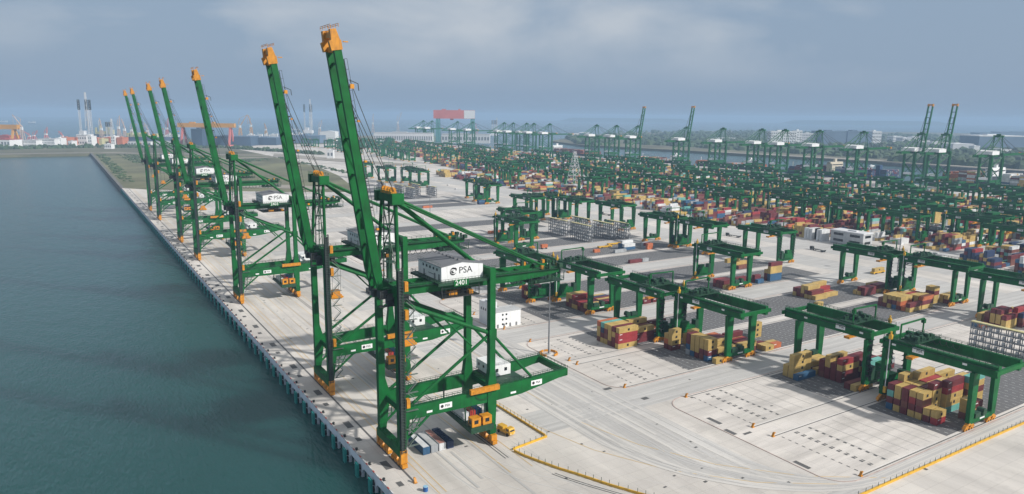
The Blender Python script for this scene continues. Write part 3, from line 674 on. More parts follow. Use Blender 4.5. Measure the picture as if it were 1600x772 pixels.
    b = MB(); b.box(4.8, -1.8, 37.6, 9.0, 1.8, 39.2); b.box(5.4, -1.3, 39.2, 8.4, 1.3, 41.0); b.box(4.4, -2.4, 38.0, 9.4, -1.8, 38.7); b.box(4.4, 1.8, 38.0, 9.4, 2.4, 38.7); hb = P('headblock', b, ORANGE)
    b = MB()
    for x in (5.2, 8.6):
        for y in (-1.2, 1.2): b.bar((x, y, 41), (x, y*2, 56), 0.09)
    fixn(b.build('hoist_rope', DARK, hb))
    return root
WSX = 84.7
sts0 = make_sts()
STSY = [210.0, 281.5, 447.5, 597.5, 688.0, 842.0, 929.0]
WHICH = ['nearest', 'second nearest', 'third nearest', 'fourth nearest', 'third farthest', 'second farthest', 'farthest']
stss = [sts0] + [copy_tree(sts0) for _ in STSY[1:]]
for i, y in enumerate(STSY):
    o = stss[i]
    o.location = (WSX, y, 0)
    tag(o, '%s green quay crane on the waterside rails, orange tipped boom raised' % WHICH[i], 'quay crane', 'raised quay cranes along the near wharf')
    b = MB(); b.box(20.0, -8.5, 57.4, 25.4, -8.32, 59.6); np_ = fixn(b.build('number_plate', GREEN, o))
    text('%d' % (2401+i), 2.3, LETW, 'number', np_, T(22.7, -8.52, 58.5) @ FRONT)
tag(sts0, 'nearest and largest green quay crane, numbered 2401 below its white house', 'quay crane', 'raised quay cranes along the near wharf')
# ================================================================== YARD CRANE (local x along the rails, y from the outer rail 0 to the inner rail 33)
def make_yard_crane(S=33.0, full=True):
    root = empty('yard_crane')
    P = lambda nm, mb, m, par=None: fixn(mb.build(nm, m, par or root))
    for s in (-1, 1):
        b = MB(); x = s*8.0; b.box(x-0.85, -7.6, 22.3, x+0.85, S+1.6, 26.4); g = P('girder', b, GREEN2)
        b = MB(); b.rail([(x+s*0.7, -7.4, 26.4), (x+s*0.7, S+1.4, 26.4)], 1.1, 0.13, 2.0); b.box(x+s*0.9, -7.4, 25.2, x+s*1.5, S+1.4, 25.35); P('handrail', b, DGREEN, g)
        for y in (0.0, S):
            b = MB(); b.prism([(x-1.4, 3.0), (x+1.4, 3.0), (x+2.2, 22.3), (x-2.2, 22.3)], y-0.75, y+0.75); P('leg', b, GREEN2)
            b = MB()
            for c in (-1.9, 1.9):
                b.prism([(x+c-1.7, 1.0), (x+c+1.7, 1.0), (x+c+0.6, 2.2), (x+c-0.6, 2.2)], y-0.55, y+0.55)
                for d in (-0.85, 0.85): b.tube((x+c+d, y-0.3, 0.55), (x+c+d, y+0.3, 0.55), 0.5, 10)
            b.prism([(x-2.4, 2.0), (x+2.4, 2.0), (x+1.0, 2.95), (x-1.0, 2.95)], y-0.6, y+0.6); P('bogie', b, ORANGE)
    for y in (-7.6, S+1.6):
        b = MB(); b.box(-10.4, y-0.5, 24.0, 10.4, y+0.5, 25.6) if y > 0 else b.box(-10.4, y-0.5, 23.6, 10.4, y+0.5, 25.2); P('end_beam', b, GREEN)
    for y in (0.0, S):
        b = MB(); b.box(-7.9, y-0.62, 2.4, 7.9, y+0.62, 4.3); P('sill_beam', b, GREEN2)
    b = MB(); b.box(-1.7, -0.72, 3.1, 1.7, -0.63, 3.7); P('sign_plate', b, WHITE)
    b = MB(); b.box(-6.0, S-1.6, 4.4, 3.2, S+2.0, 8.2)
    for k in range(5): b.box(-5.6+k*1.8, S-1.66, 5.2, -4.4+k*1.8, S-1.6, 7.0)
    P('electrical_cabin', b, GREEN)
    b = MB(); b.box(3.9, S-1.2, 4.4, 6.2, S+1.6, 10.5); P('electrical_cabin', b, DGREEN); b = MB(); b.box(-5.5, S-1.2, 8.25, -0.5, S+1.4, 10.6); P('electrical_cabin', b, GREEN)
    b = MB(); b.box(-6.0, -1.1, 4.4, -2.2, 1.1, 6.2); b.tube((0.5, -1.3, 5.6), (0.5, 1.3, 5.6), 1.4, 14); P('cable_reel', b, DGREEN)
    for s in (-1, 1):
        b = MB(); z = 5
        while z < 22: b.bar((s*8.0-.9, S+1.2, z), (s*8.0+.9, S+1.6, z+2), 0.45, 0.18); b.box(s*8-1.3, S+0.75, z+1.9, s*8+1.3, S+1.9, z+2.05); z += 2.2
        P('stairway', b, DARK)
    ty = 8.0
    tr = MB(); tr.box(-7.2, ty-3.4, 26.45, 7.2, ty+3.4, 27.0)
    rr = random.Random(9)
    for k in range(26):
        x = rr.uniform(-6.2, 6.2); y = ty+rr.uniform(-2.8, 2.8); a = rr.uniform(.35, 1.1); tr.box(x-a, y-a*.8, 27.0, x+a, y+a*.8, 27.0+rr.uniform(.6, 2.3))
    tr.rail([(-9.4, ty-3.3, 27), (9.4, ty-3.3, 27)], 1.1, 0.1, 1.5); tr.rail([(-9.4, ty+3.3, 27), (9.4, ty+3.3, 27)], 1.1, 0.1, 1.5)
    tr.box(-9.4, ty-3.4, 26.45, -7.2, ty+3.4, 26.7); tr.box(7.2, ty-3.4, 26.45, 9.4, ty+3.4, 26.7)
    t = P('trolley', tr, DGREEN)
    b = MB(); b.bar((-8.6, ty+3, 27), (-8.6, ty+3, 33.0), 0.5); b.bar((-8.6, ty+3, 33.0), (7.5, ty+3, 33.3), 0.55); b.bar((7.5, ty+3, 33.3), (7.5, ty+3, 27.0), 0.45); b.box(6.9, ty+2.4, 31.4, 8.1, ty+3.8, 33.0); P('mast_frame', b, GREEN, t)
    b = MB(); b.box(-6.0, ty-1.2, 19.6, 6.0, ty+1.2, 20.2); b.box(-2.2, ty-1.0, 20.2, 2.2, ty+1.0, 21.0); b.box(-6.2, ty-1.3, 19.3, -5.6, ty+1.3, 20.3); b.box(5.6, ty-1.3, 19.3, 6.2, ty+1.3, 20.3); sp = P('spreader', b, ORANGE)
    b = MB()
    for x in (-1.8, 1.8):
        for y in (-.9, .9): b.bar((x, ty+y, 21), (x*1.6, ty+y*1.5, 26.5), 0.1)
    P('hoist_rope', b, DARK, sp)
    b = MB(); 
    for j in range(8):
        y0 = ty+5+j*2.5
        for i in range(6):
            a0 = math.pi*i/6; a1 = math.pi*(i+1)/6
            b.bar((6.4, y0+1.25-1.25*math.cos(a0), 26.3-2.0*math.sin(a0)), (6.4, y0+1.25-1.25*math.cos(a1), 26.3-2.0*math.sin(a1)), 0.16)
    P('cable_festoon', b, DARK)
    b = MB(); b.box(-9.9, S-2.4, 26.45, -8.9, S-1.2, 28.3); b.bar((-9.4, S-1.8, 28.3), (-9.4, S-1.8, 29.6), 0.5); P('beacon_box', b, YEL)
    b = MB(); b.box(-9.8, S-2.1, 4.0, -8.9, S-1.0, 6.6); P('camera_box', b, YEL)
    b = MB(); b.bar((-9.45, S-1.6, 6.4), (-9.45, S-1.6, 26.4), 0.3); P('cable_pipe', b, LGREY)
    for y, z, w_, h_ in ((S*0.62, 23.5, 4.4, 2.0), (3.5, 24.0, 1.6, .8), (S-3, 24.0, 1.6, .8)):
        b = MB(); b.box(-8.93, y-w_/2, z, -8.86, y+w_/2, z+h_); sg = P('sign_plate', b, WHITE)
        b2 = MB(); b2.box(8.86, y-w_/2, z, 8.93, y+w_/2, z+h_); sg2 = P('sign_plate', b2, WHITE)
        if w_ > 3 and full:
            M = T(-8.96, y-0.5, z+1.0) @ Matrix.Rotation(R(-90), 4, 'Z') @ FRONT; text('PSA', 1.4, BLACK, 'lettering', sg, M)
            M = T(8.96, y+0.5, z+1.0) @ Matrix.Rotation(R(90), 4, 'Z') @ FRONT; text('PSA', 1.4, BLACK, 'lettering', sg2, M)
    return root
YC = make_yard_crane()
_used = [False]
def yard_crane(p, side, xc, label, group='yard cranes over the container blocks', trolley=None):
    if _used[0]: o = copy_tree(YC)
    else: o = YC; _used[0] = True
    y0, y1, y2, y3 = BLK[p]
    if side == 'a': o.location = (xc, y0, 0.05)
    else: o.location = (xc, y3, 0.05); o.rotation_euler = (0, 0, math.pi)
    tag(o, label, 'yard crane', group)
    if trolley:
        for c in o.children:
            if c.name.startswith(('trolley', 'spreader')): c.location.y = trolley
    return o
# the low-detail crane for the far yard, one mesh each
def far_crane_mesh():
    b = MB(); S = 33.0
    for s in (-1, 1):
        x = s*8.0; b.box(x-0.85, -7.6, 22.3, x+0.85, S+1.6, 26.4)
        for y in (0.0, S): b.prism([(x-1.3, 1.0), (x+1.3, 1.0), (x+1.9, 22.3), (x-1.9, 22.3)], y-0.7, y+0.7)
        b.rail([(x, -7.4, 26.4), (x, S+1.4, 26.4)], 1.1, 0.12, 3)
    for y in (-7.6, S+1.6): b.box(-10.4, y-0.5, 24.0, 10.4, y+0.5, 25.6)
    for y in (0.0, S): b.box(-7.9, y-0.62, 2.4, 7.9, y+0.62, 4.3)
    b.box(-6.0, S-1.6, 4.4, 3.2, S+2.0, 8.2); b.box(-7, 4, 26.45, 7, 11, 28.6); b.bar((-8, 11, 27), (-8, 11, 33), .5); b.bar((-8, 11, 33), (7, 11, 33), .5); b.bar((7, 11, 33), (7, 11, 27), .5)
    for s in (-1, 1):
        for y in (4, S*.62, S-3): b.box(s*8.88-0.05, y-1.4, 23.5, s*8.88+0.05, y+1.4, 25.2, 1)
        b.box(s*8-2.6, -0.6, 0.1, s*8+2.6, 0.6, 2.0, 2); b.box(s*8-2.6, S-.6, 0.1, s*8+2.6, S+.6, 2.0, 2)
    b.box(-9.9, S-2.4, 26.45, -8.9, S-1.2, 29, 2)
    return b
FCM = far_crane_mesh()
YCRANES = [
 (0,'a',282.0,'nearest yard crane at right, standing over the tall mixed stack', 25.0),
 (0,'b',285.5,'yard crane with raised mast over yellow stacks, second row from the front kerb', 22.0),
 (0,'b',450.0,'yard crane at the right frame edge beside the brown stacks', 20.0),
 (1,'a',263.5,'yard crane over the front yellow and red piles, right one beside the lamp mast', None),
 (1,'b',257.5,'yard crane over the blunt four high pile, straight behind the lamp mast', 21.0),
 (1,'a',461.5,'far right end yard crane standing over low maroon and yellow containers', 25.0),
 (1,'b',458.0,'yard crane with yellow spreader behind the flat pile, over the yellow shuttle', 24.0),
 (2,'a',259.0,'yard crane with low red and yellow rows between its legs', None),
 (2,'b',244.0,'yard crane behind the rear end of the nearest quay crane', 12.0),
 (2,'a',377.5,'yard crane holding up a yellow container over an empty block', None),
 (2,'b',474.0,'yard crane at the block end next to the wide white cross road', 20.0),
 (3,'a',455.5,'yard crane with yellow beacon over the empty asphalt, right of an orange stack', 15.0),
 (3,'b',455.0,'yard crane at the block end beside the orange and blue container pair', 23.0),
 (4,'a',328.0,'yard crane with two bright cabins behind the orange trailer', 14.0),
 (4,'b',359.0,'yard crane standing close behind the crane with the orange trailer', 20.0),
 (4,'b',477.0,'yard crane right of the grey steel reefer racks', 14.0),
 (5,'a',464.0,'yard crane directly behind the reefer racks', 10.0),
 (5,'b',462.0,'yard crane left behind the reefer racks', 20.0),
 (5,'b',433.0,'yard crane over the row behind the leftmost reefer rack', 22.0),
 (7,'a',468.0,'lone yard crane beside the blue container on the wide white apron', 14.0),
 (7,'b',478.0,'yard crane beside the lone crane on the wide white apron', 24.0),
 (9,'b',480.0,'yard crane behind the far left reefer racks', 20.0),
 (10,'a',490.0,'right hand yard crane of the pair behind the far reefer racks', 20.0),
 (10,'b',465.0,'left hand yard crane of the pair behind the far reefer racks', 20.0),
 (11,'b',462.0,'farthest yard crane of the near yard, left of the far racks', 20.0),
]
for p, sd, x, lab, tr_ in YCRANES: yard_crane(p, sd, x, 'green ' + lab if not lab.startswith('green') else lab, trolley=(None if tr_ is None else tr_-8.0))
first_far = [None]
def far_crane(p, side, xc, near=False):
    y0, y1, y2, y3 = BLK[p]
    if near:
        o = copy_tree(YC); dy = rr.uniform(-2, 17)
        for c in o.children:
            if c.name.startswith(('trolley', 'spreader')): c.location.y = dy
    elif first_far[0] is None: o = fixn(FCM.build('yard_crane', [GREEN2, WHITE, ORANGE])); first_far[0] = o
    else: o = first_far[0].copy(); COL.objects.link(o)
    if side == 'a': o.location = (xc, y0, 0.05); o.rotation_euler = (0, 0, 0)
    else: o.location = (xc, y3, 0.05); o.rotation_euler = (0, 0, math.pi)
    tag(o, 'green yard crane rising from the dense container stacks beyond the white cross road', 'yard crane', 'yard cranes in the far container yard')
rr = random.Random(21)
FARC = [(1,'b',664,1),(1,'a',690,1),(1,'b',760,1),(0,'b',800,1),(2,'a',700,1),(2,'b',668,1),(2,'a',780,1),(3,'a',726,1),(3,'b',682,1),(3,'b',722,1),(3,'a',668,1),(4,'a',690,1),(4,'b',650,1),(4,'b',740,1)]
for p, sd, x, k in FARC: far_crane(p, sd, x, True)
for p in range(0, 12):
    for sd in 'ab':
        for x in (750, 850, 950, 1050):
            far_crane(p, sd, x + rr.uniform(-34, 34))
for p in range(5, 12):
    for sd in 'ab': far_crane(p, sd, 640 + rr.uniform(-20, 60))

for yy in range(1290, 2500, 96):
    for oy, sd in ((0, 'a'), (40, 'b')):
        for x in (760, 880, 1010):
            o = first_far[0].copy(); COL.objects.link(o); o.location = (x+rr.uniform(-40, 40), yy+oy+(33 if sd == 'b' else 0), 0.05); o.rotation_euler = (0, 0, math.pi if sd == 'b' else 0)
            tag(o, 'green yard crane rising from the dense container stacks beyond the white cross road', 'yard crane', 'yard cranes in the far container yard')
# ================================================================== CONTAINERS
CC = {'yellow': (0.47, 0.33, 0.11), 'maroon': (0.14, 0.022, 0.028), 'red': (0.30, 0.032, 0.038), 'brown': (0.17, 0.06, 0.045), 'orange': (0.46, 0.13, 0.05),
      'blue': (0.03, 0.10, 0.20), 'teal': (0.13, 0.38, 0.34), 'grey': (0.33, 0.35, 0.37), 'white': (0.62, 0.63, 0.64), 'dark green': (0.02, 0.09, 0.06), 'navy': (0.02, 0.04, 0.10)}
CM = {k: mat('%s_container_paint' % k.replace(' ', '_'), v, 0.55, 0, 0.2, 0.25, dirt=tuple(c*0.5+0.03 for c in v), streak=tuple(c*0.45+0.02 for c in v)) for k, v in CC.items()}
def container_mesh(L, Hc=2.6):
    b = MB(); W = 2.44; y0, y1 = 0.0, W
    b.box(0.06, 0.10, 0.12, L-0.06, W-0.10, Hc-0.05)
    for x in (0, L-0.16):                                  # end frames
        for y in (0, W-0.16): b.box(x, y, 0, x+0.16, y+0.16, Hc)
        b.box(x+0.01, 0.16, Hc-0.14, x+0.15, W-0.16, Hc-0.005); b.box(x+0.01, 0.16, 0.005, x+0.15, W-0.16, 0.16)
    for y in (0.005, W-0.125):
        b.box(0.16, y, Hc-0.12, L-0.16, y+0.12, Hc-0.008); b.box(0.16, y, 0.008, L-0.16, y+0.12, 0.17)
    n = int(L/0.56); 
    for k in range(n):
        x = 0.3 + k*(L-0.6)/n
        b.box(x, 0.045, 0.17, x+(L-0.6)/n*0.5, 0.105, Hc-0.12); b.box(x, W-0.105, 0.17, x+(L-0.6)/n*0.5, W-0.045, Hc-0.12)
    return b
_cm = {}
def get_cm(L, colr):
    k = (L, colr)
    if k not in _cm:
        o = container_mesh(L).build('shipping_container', CM[colr]); _cm[k] = o.data; bpy.data.objects.remove(o)
        d = MB()
        for y in (0.14, 1.24): d.box(-0.03, y, 0.18, 0.02, y+1.06, 2.44)
        for y in (0.4, 0.95, 1.5, 2.0): d.bar((-0.05, y, 0.2), (-0.05, y, 2.42), 0.05)
        o = d.build('door', CM[colr]); _cm[('d', k)] = o.data; bpy.data.objects.remove(o)
        if colr == 'yellow':
            d = MB(); c = L*0.5; d.box(c-0.62, 0.02, 0.75, c+0.62, 0.04, 1.9)
            o = d.build('emblem', BLACK); _cm[('e', k)] = o.data; bpy.data.objects.remove(o)
        elif colr in ('red', 'maroon', 'blue', 'navy', 'orange'):
            d = MB()
            for j in range(4): d.box(0.8+j*0.42, 0.03, 1.75, 1.08+j*0.42, 0.05, 2.15)
            o = d.build('lettering', LETW); _cm[('e', k)] = o.data; bpy.data.objects.remove(o)
    return _cm[k], _cm[('d', k)], _cm.get(('e', k))
NCONT = [0]
ORD = ['rightmost', 'second', 'third', 'fourth', 'fifth', 'sixth', 'seventh', 'eighth', 'ninth', 'tenth']
TIER = {1: ['only'], 2: ['lower', 'top'], 3: ['bottom', 'middle', 'top'], 4: ['bottom', 'second', 'third', 'top'], 5: ['bottom', 'second', 'third', 'fourth', 'top']}
QUEUE = []
def cont(x, y, z, L, colr, label, force=False):
    NCONT[0] += 1; QUEUE.append((0 if force else x*x+y*y, x, y, z, L, colr, label))
def cont_build(x, y, z, L, colr, label):
    me, de, em = get_cm(L, colr)
    o = bpy.data.objects.new('shipping_container', me); COL.objects.link(o); o.location = (x, y, z)
    d = bpy.data.objects.new('door', de); COL.objects.link(d); d.parent = o
    if em: d = bpy.data.objects.new('emblem' if colr == 'yellow' else 'lettering', em); COL.objects.link(d); d.parent = o
    tag(o, label, 'container', 'shipping containers stacked in the yard')
    return o
cr_ = random.Random(4)
MIX = ['yellow']*9 + ['maroon']*6 + ['red']*3 + ['brown']*3 + ['orange']*2 + ['blue', 'teal', 'grey', 'navy']
RY = 2.86
def pile(x, y, cols, place, L=12.19, row=None):
    """cols: list from low y (right) to high y; each a list of colours bottom->top, or an int for a random stack"""
    for i, c in enumerate(cols):
        if isinstance(c, int): c = [cr_.choice(MIX) for _ in range(c)]
        for k, colr in enumerate(c):
            pos = ORD[i] + ('' if i == 0 or len(cols) == 1 else ' from right')
            if len(cols) == 1: lab = '%s container, %s in the single stack %s' % (colr, TIER[len(c)][k], place) if len(c) > 1 else '%s container lying alone %s' % (colr, place)
            else: lab = '%s container, %s in %s stack of %s' % (colr, TIER[len(c)][k], pos, place) if len(c) > 1 else '%s container, lone box %s in %s' % (colr, pos, place)
            cont(x + cr_.uniform(-.04, .04), y + i*RY + cr_.uniform(-.03, .03), 0.07 + k*2.62, L, colr, lab)
Y_, M_, R_, B_, O_, T_, G_, N_ = 'yellow', 'maroon', 'red', 'brown', 'orange', 'teal', 'grey', 'navy'
# the blunt pile behind the lamp mast (pair 1, left block)
y = BLK[1][2] + 0.9
pile(223.6, y, [[Y_, R_, R_], [M_, M_, Y_, M_], [B_, Y_, Y_, Y_], [Y_, B_, M_, Y_], [Y_, M_, N_, T_], [B_, Y_, Y_, O_]], 'front row by lamp mast')
cont(223.9, y, 0.07+3*2.62, 12.19, 'yellow', 'yellow container set on red one at the front corner behind lamp mast')
pile(237.4, y+RY, [[M_, M_, Y_], [Y_, M_, B_], [Y_, B_, M_, Y_], [M_, Y_, Y_], [B_, M_, N_]], 'second row by lamp mast')
pile(251.0, y+RY*2, [2, 3, 2, 1], 'third row by lamp mast')
# pair 1 right block, under the right-hand crane
y = BLK[1][0] + 1.3
pile(248.3, y-1.2, [[Y_]], 'against the yard crane leg near the bogie', 6.06)
pile(247.6, y+RY*1.2, [['blue', M_, Y_, Y_], [B_, M_, Y_, Y_], [M_, Y_, Y_, Y_], ['blue', Y_, Y_, Y_], [G_, 'blue', M_, M_]], 'front row under front crane', 6.06)
pile(254.6, y+RY*1.2, [[M_, Y_], [Y_, M_, Y_], [Y_, Y_, M_], [M_, Y_, M_], [B_, Y_, O_]], 'second row under front crane', 12.19)
pile(244.6, y+RY*8.3, [[M_, Y_, Y_, Y_], [M_, O_, Y_]], 'left pair under front crane', 6.06)
pile(268.4, y+RY*1.0, [[B_, Y_], [M_, M_], [M_, R_], [Y_, Y_, M_], 2, [Y_]], 'third row under front crane', 12.19)
pile(258, y+RY*8.6, [[M_, Y_, Y_], [Y_, Y_]], 'rear pair under front crane', 6.06)
pile(283.5, y-0.6, [[Y_], [Y_], [M_]], 'low row past front crane', 6.06)
pile(290.2, y+RY*0.1, [[O_], [Y_]], 'low end beyond front crane', 6.06)
pile(296, y+RY*6, [[Y_, Y_, Y_]], 'on open asphalt past front crane', 6.06)
# pair 0 left block: yellow four-high stacks and maroon rows
y = BLK[0][2] + 1.2
pile(263.4, y+RY*8.2, [[Y_, Y_, Y_, Y_], [Y_, Y_]], 'tall yellow front stacks', 12.19)
pile(262.6, y+RY*7.1, [['blue']], 'before the tall yellow stacks', 12.19)
pile(277.0, y+RY*7.4, [[Y_], [M_, Y_], [Y_, Y_]], 'low row behind yellow stacks', 12.19)
pile(276.4, y+RY*3.2, [[M_, M_, Y_, R_], [M_, M_, M_], [M_, M_, Y_, Y_], [B_, M_, M_]], 'maroon stacks of middle block', 12.19)
pile(290.0, y+RY*2.2, [3, [M_, Y_, M_], 2, [Y_, M_, M_]], 'row behind maroon stacks', 12.19)
pile(272.8, y+RY*0.0, [[Y_], [M_]], 'low pair before middle crane', 12.19)
pile(303.5, y+RY*3.0, [2, 2, 1], 'last row of middle block', 12.19)
# pair 0 right block: the big mixed stack
y = BLK[0][0] + 8.0
pile(267.6, y, [[R_, Y_], [M_, Y_]], 'low end of big stack', 6.06)
pile(267.6, y+RY*2, [[Y_, M_, B_, Y_], [Y_, M_, R_, Y_], [M_, B_, M_, M_], [Y_, M_, Y_, Y_], ['blue', M_, T_, M_]], 'front row of big stack', 6.06)
pile(274.3, y+RY*2, [[M_, Y_, Y_, Y_, M_], [M_, R_, Y_, M_], [Y_, M_, M_, Y_], [Y_, Y_, M_, Y_], [M_, M_, Y_, Y_, Y_]], 'second row of big stack', 6.06)
pile(281.2, y+RY*1.4, [[T_, Y_, Y_, R_, M_], [Y_, Y_, R_, M_], [M_, Y_, M_, Y_], 4, [Y_, M_, Y_, Y_, Y_]], 'third row of big stack', 12.19)
pile(294.2, y+RY*0.9, [[Y_, Y_, M_, Y_, T_], [Y_, M_, Y_, M_], 4, 3, 4], 'rear row of big stack', 12.19)
pile(282.6, BLK[0][0]+2.6, [[R_, Y_, M_], [B_, Y_, Y_]], 'beside the nearest yard crane leg', 6.06)
# far piles of pair 1 and pair 0
y = BLK[1][2] + 12
pile(393.0, y, [[Y_], [Y_, M_], [Y_, M_, Y_], [B_, Y_, Y_], [M_, M_], [Y_, M_]], 'small pile on open asphalt', 12.19)
pile(405.8, y+RY*.5, [[Y_], [R_], [Y_, R_], [M_, Y_, Y_]], 'rear of small pile', 12.19)
y = BLK[1][0] + 5
pile(416.5, y, [[Y_, M_], [O_], [M_, O_, Y_], ['blue', M_, Y_], [Y_, M_, Y_], [M_, Y_, Y_], [M_, B_]], 'flat pile near right', 12.19)
pile(429.6, y, [[Y_, M_, O_], [Y_, Y_, Y_], [M_, M_, Y_], 3, 3, 2], 'second row of flat pile', 12.19)
pile(449.6, y+RY*1.4, [[Y_, Y_, M_, Y_], [Y_, Y_, M_, Y_], [M_, M_]], 'tall stack by far crane', 6.06)
pile(457.4, y-3.4, [[M_], [M_, Y_], [Y_, Y_]], 'low stacks inside far crane', 12.19)
pile(430.6, BLK[1][2]+3, [[M_, M_], [Y_, M_], [Y_]], 'maroon stacks under spreader crane', 12.19)
pile(445.6, BLK[1][2]+4, [[Y_, M_], [M_, M_], [Y_, Y_]], 'second row under spreader crane', 12.19)
pile(380, BLK[1][2]+1.6, [[Y_]], 'on bare asphalt by block edge', 6.06)
y = BLK[0][2] + 1.2
pile(430.5, y+RY*9, [[Y_, Y_]], 'by the edge crane bogies', 12.19)
pile(418.6, y+RY*6.8, [[O_], ['blue']], 'small pair at the right edge', 6.06)
pile(426.0, y+RY*4, [[Y_, Y_, M_], [M_, Y_, Y_, M_], [M_, Y_, Y_, M_], [M_, M_, B_]], 'right edge stacks', 12.19)
pile(439.6, y+RY*3.2, [3, 4, 3, [Y_, M_, Y_]], 'rear right edge stacks', 12.19)
# pair 2
y = BLK[2][0] + 2
pile(250.6, y+RY*.4, [[M_, Y_], [B_, M_], [M_, R_], [Y_, M_], [Y_, B_, R_], [B_, M_, Y_], [M_, Y_, Y_]], 'row before white office', 12.19)
pile(263.6, y+RY*.2, [[Y_, R_], [M_, M_], [R_, Y_], 2, 2, [Y_, Y_]], 'second row before white office', 12.19)
pile(293, y-0.8, [[M_], [Y_]], 'loose boxes past white office', 6.06)
pile(301, y-0.4, [[M_, R_], [Y_]], 'farther loose boxes past office', 6.06)
pile(238, BLK[2][2]+8, [[M_, Y_, M_], [M_, M_, R_]], 'behind the quay crane rear end', 12.19)
pile(366.4, y+0.6, [[Y_], [M_, M_], [B_, M_], [M_, R_]], 'low rows below raised box', 12.19)
pile(380.4, y+3, [[M_], [M_, M_], [R_]], 'second low row below raised box', 12.19)
pile(399.5, y+1.4, [['blue'], [M_, M_], [B_], [M_]], 'maroon and blue heap', 6.06)
pile(412.2, y+1.6, [['blue', 'blue', Y_, Y_, M_], [M_, M_, Y_]], 'tall yellow blue stack', 12.19)
pile(425, BLK[2][2]+3, [[B_], [M_, Y_]], 'pair behind tall stack', 12.19)
cont(371.4, BLK[2][0]+6.8, 16.65, 12.19, 'yellow', 'yellow container hanging under the yard crane spreader above the block', True)
pile(368, BLK[3][0]+2, [[M_]], 'red box on empty asphalt', 12.19)
pile(381, BLK[3][0]+2, [[G_]], 'grey box on empty asphalt', 6.06)
pile(372, BLK[3][2]+12, [[O_]], 'orange box on middle asphalt', 6.06)
pile(386, BLK[3][2]+2, [[G_]], 'pale box on middle asphalt', 12.19)
pile(401, BLK[3][2]+8, [['blue', 'white'], ['blue', 'blue', 'white'], ['blue', 'blue']], 'blue stack by racks', 12.19)
pile(421, BLK[3][2]+1, [[O_, O_], [G_, M_], [G_, G_]], 'orange end stack', 6.06)
pile(343.8, BLK[5][0]-10, [[O_]], 'on the open lane behind racks', 12.19)
pile(357.2, BLK[5][0]-9, [[R_]], 'on the open lane, right box', 6.06)
pile(449, BLK[7][0]+1, [['navy', 'blue'], ['navy', 'blue']], 'by the lone crane', 12.19)
pile(371, BLK[7][0]+1, [[O_]], 'on the thin asphalt strip', 12.19)
print('yard containers', NCONT[0])
# four containers parked on the quay below the nearest crane
for k, (cx, cl, lab) in enumerate(((94.6, 'blue', 'blue container with white top parked leftmost under the nearest quay crane'), (97.6, 'grey', 'pale grey container parked second from left under nearest quay crane'), (100.6, 'white', 'white container with reddish roof parked third under nearest quay crane'), (103.6, 'navy', 'dark blue tank frame container parked rightmost under nearest quay crane'))):
    me, de, em = get_cm(12.19, cl)
    o = bpy.data.objects.new('shipping_container', me); COL.objects.link(o); o.rotation_euler = (0, 0, math.pi/2); o.location = (cx+2.44, 205.0, 0.05)
    d = bpy.data.objects.new('door', de); COL.objects.link(d); d.parent = o
    tag(o, lab, 'container', 'containers parked on the quay')
    b = MB(); b.box(0.2, 0.15, 2.61, 12.0, 2.29, 2.66) if k != 3 else [b.tube((0.6+j*1.4, 0.4, 2.75), (0.6+j*1.4, 2.0, 2.75), 0.22, 6) for j in range(8)]
    fixn(b.build('roof', [LGREY, GREY, mat('worn_red_roof', (0.36, 0.17, 0.14), .7, 0, .2, .4), CM['navy']][k], o))
# far yard: first rows as individuals up to about 300 in all, the rest one mass
far = MB(); fc_names = list(CC); fmats = [CM[k] for k in fc_names]
FMIX = ['yellow']*11 + ['maroon']*7 + ['red']*2 + ['brown']*4 + ['orange', 'blue', 'blue', 'teal', 'grey', 'grey', 'grey', 'navy', 'white', 'white']
fr_ = random.Random(77)
left = 0
front = []
def far_block(ya, yb, xa, xb, dens, single=False):
    x = xa
    while x + 12.2 < xb:
        base = fr_.random(); L = 12.19
        if fr_.random() < 0.05: x += 13.0; continue
        rows = int((yb-ya-3)/2.86); two = fr_.random() < 0.25
        hb = fr_.choice((2, 3, 3, 4, 4, 5)) if fr_.random() < dens else fr_.choice((0, 1, 2))
        rowcol = fr_.choice(FMIX) if fr_.random() < 0.45 else None
        for r in range(rows):
            h = max(0, min(5, hb + fr_.choice((-2, -1, -1, 0, 0, 0, 1))))
            for k in range(h):
                cl = rowcol if rowcol and fr_.random() < 0.6 else fr_.choice(FMIX)
                front.append((x, ya+1.5+r*2.86, 0.05+k*2.62, cl, two))
        x += 13.1
for p in range(0, 12):
    y0, y1, y2, y3 = BLK[p]
    for ya, yb in ((y0, y1), (y2, y3)):
        xa = 596 if p not in (2,) else 640
        far_block(ya+1, yb-1, xa, 1095, 0.85 if p < 9 else 0.7)
for p in (8, 9, 10, 11):
    pass
for yy in range(1290, 2600, 96):
    for ya in (yy, yy+40): far_block(ya, ya+33, 700 + (yy-1290)*0.25, 1110, 0.75)
front.sort(key=lambda c: (c[0]-60)**2 + c[1]**2 + (0 if c[1] > 200 else 2e5))
for k, (x, y, z, cl, two) in enumerate(front):
    if k < left:
        cont(x, y, z, 12.19, cl, '%s container in the front rows of the far yard beyond the cross road' % cl)
    else:
        m = fc_names.index(cl)
        if two: far.box(x, y, z, x+6.0, y+2.44, z+2.58, m); far.box(x+6.15, y, z, x+12.19, y+2.44, z+2.58, fc_names.index(fr_.choice(FMIX)))
        else: far.box(x, y, z, x+12.19, y+2.44, z+2.58, m)

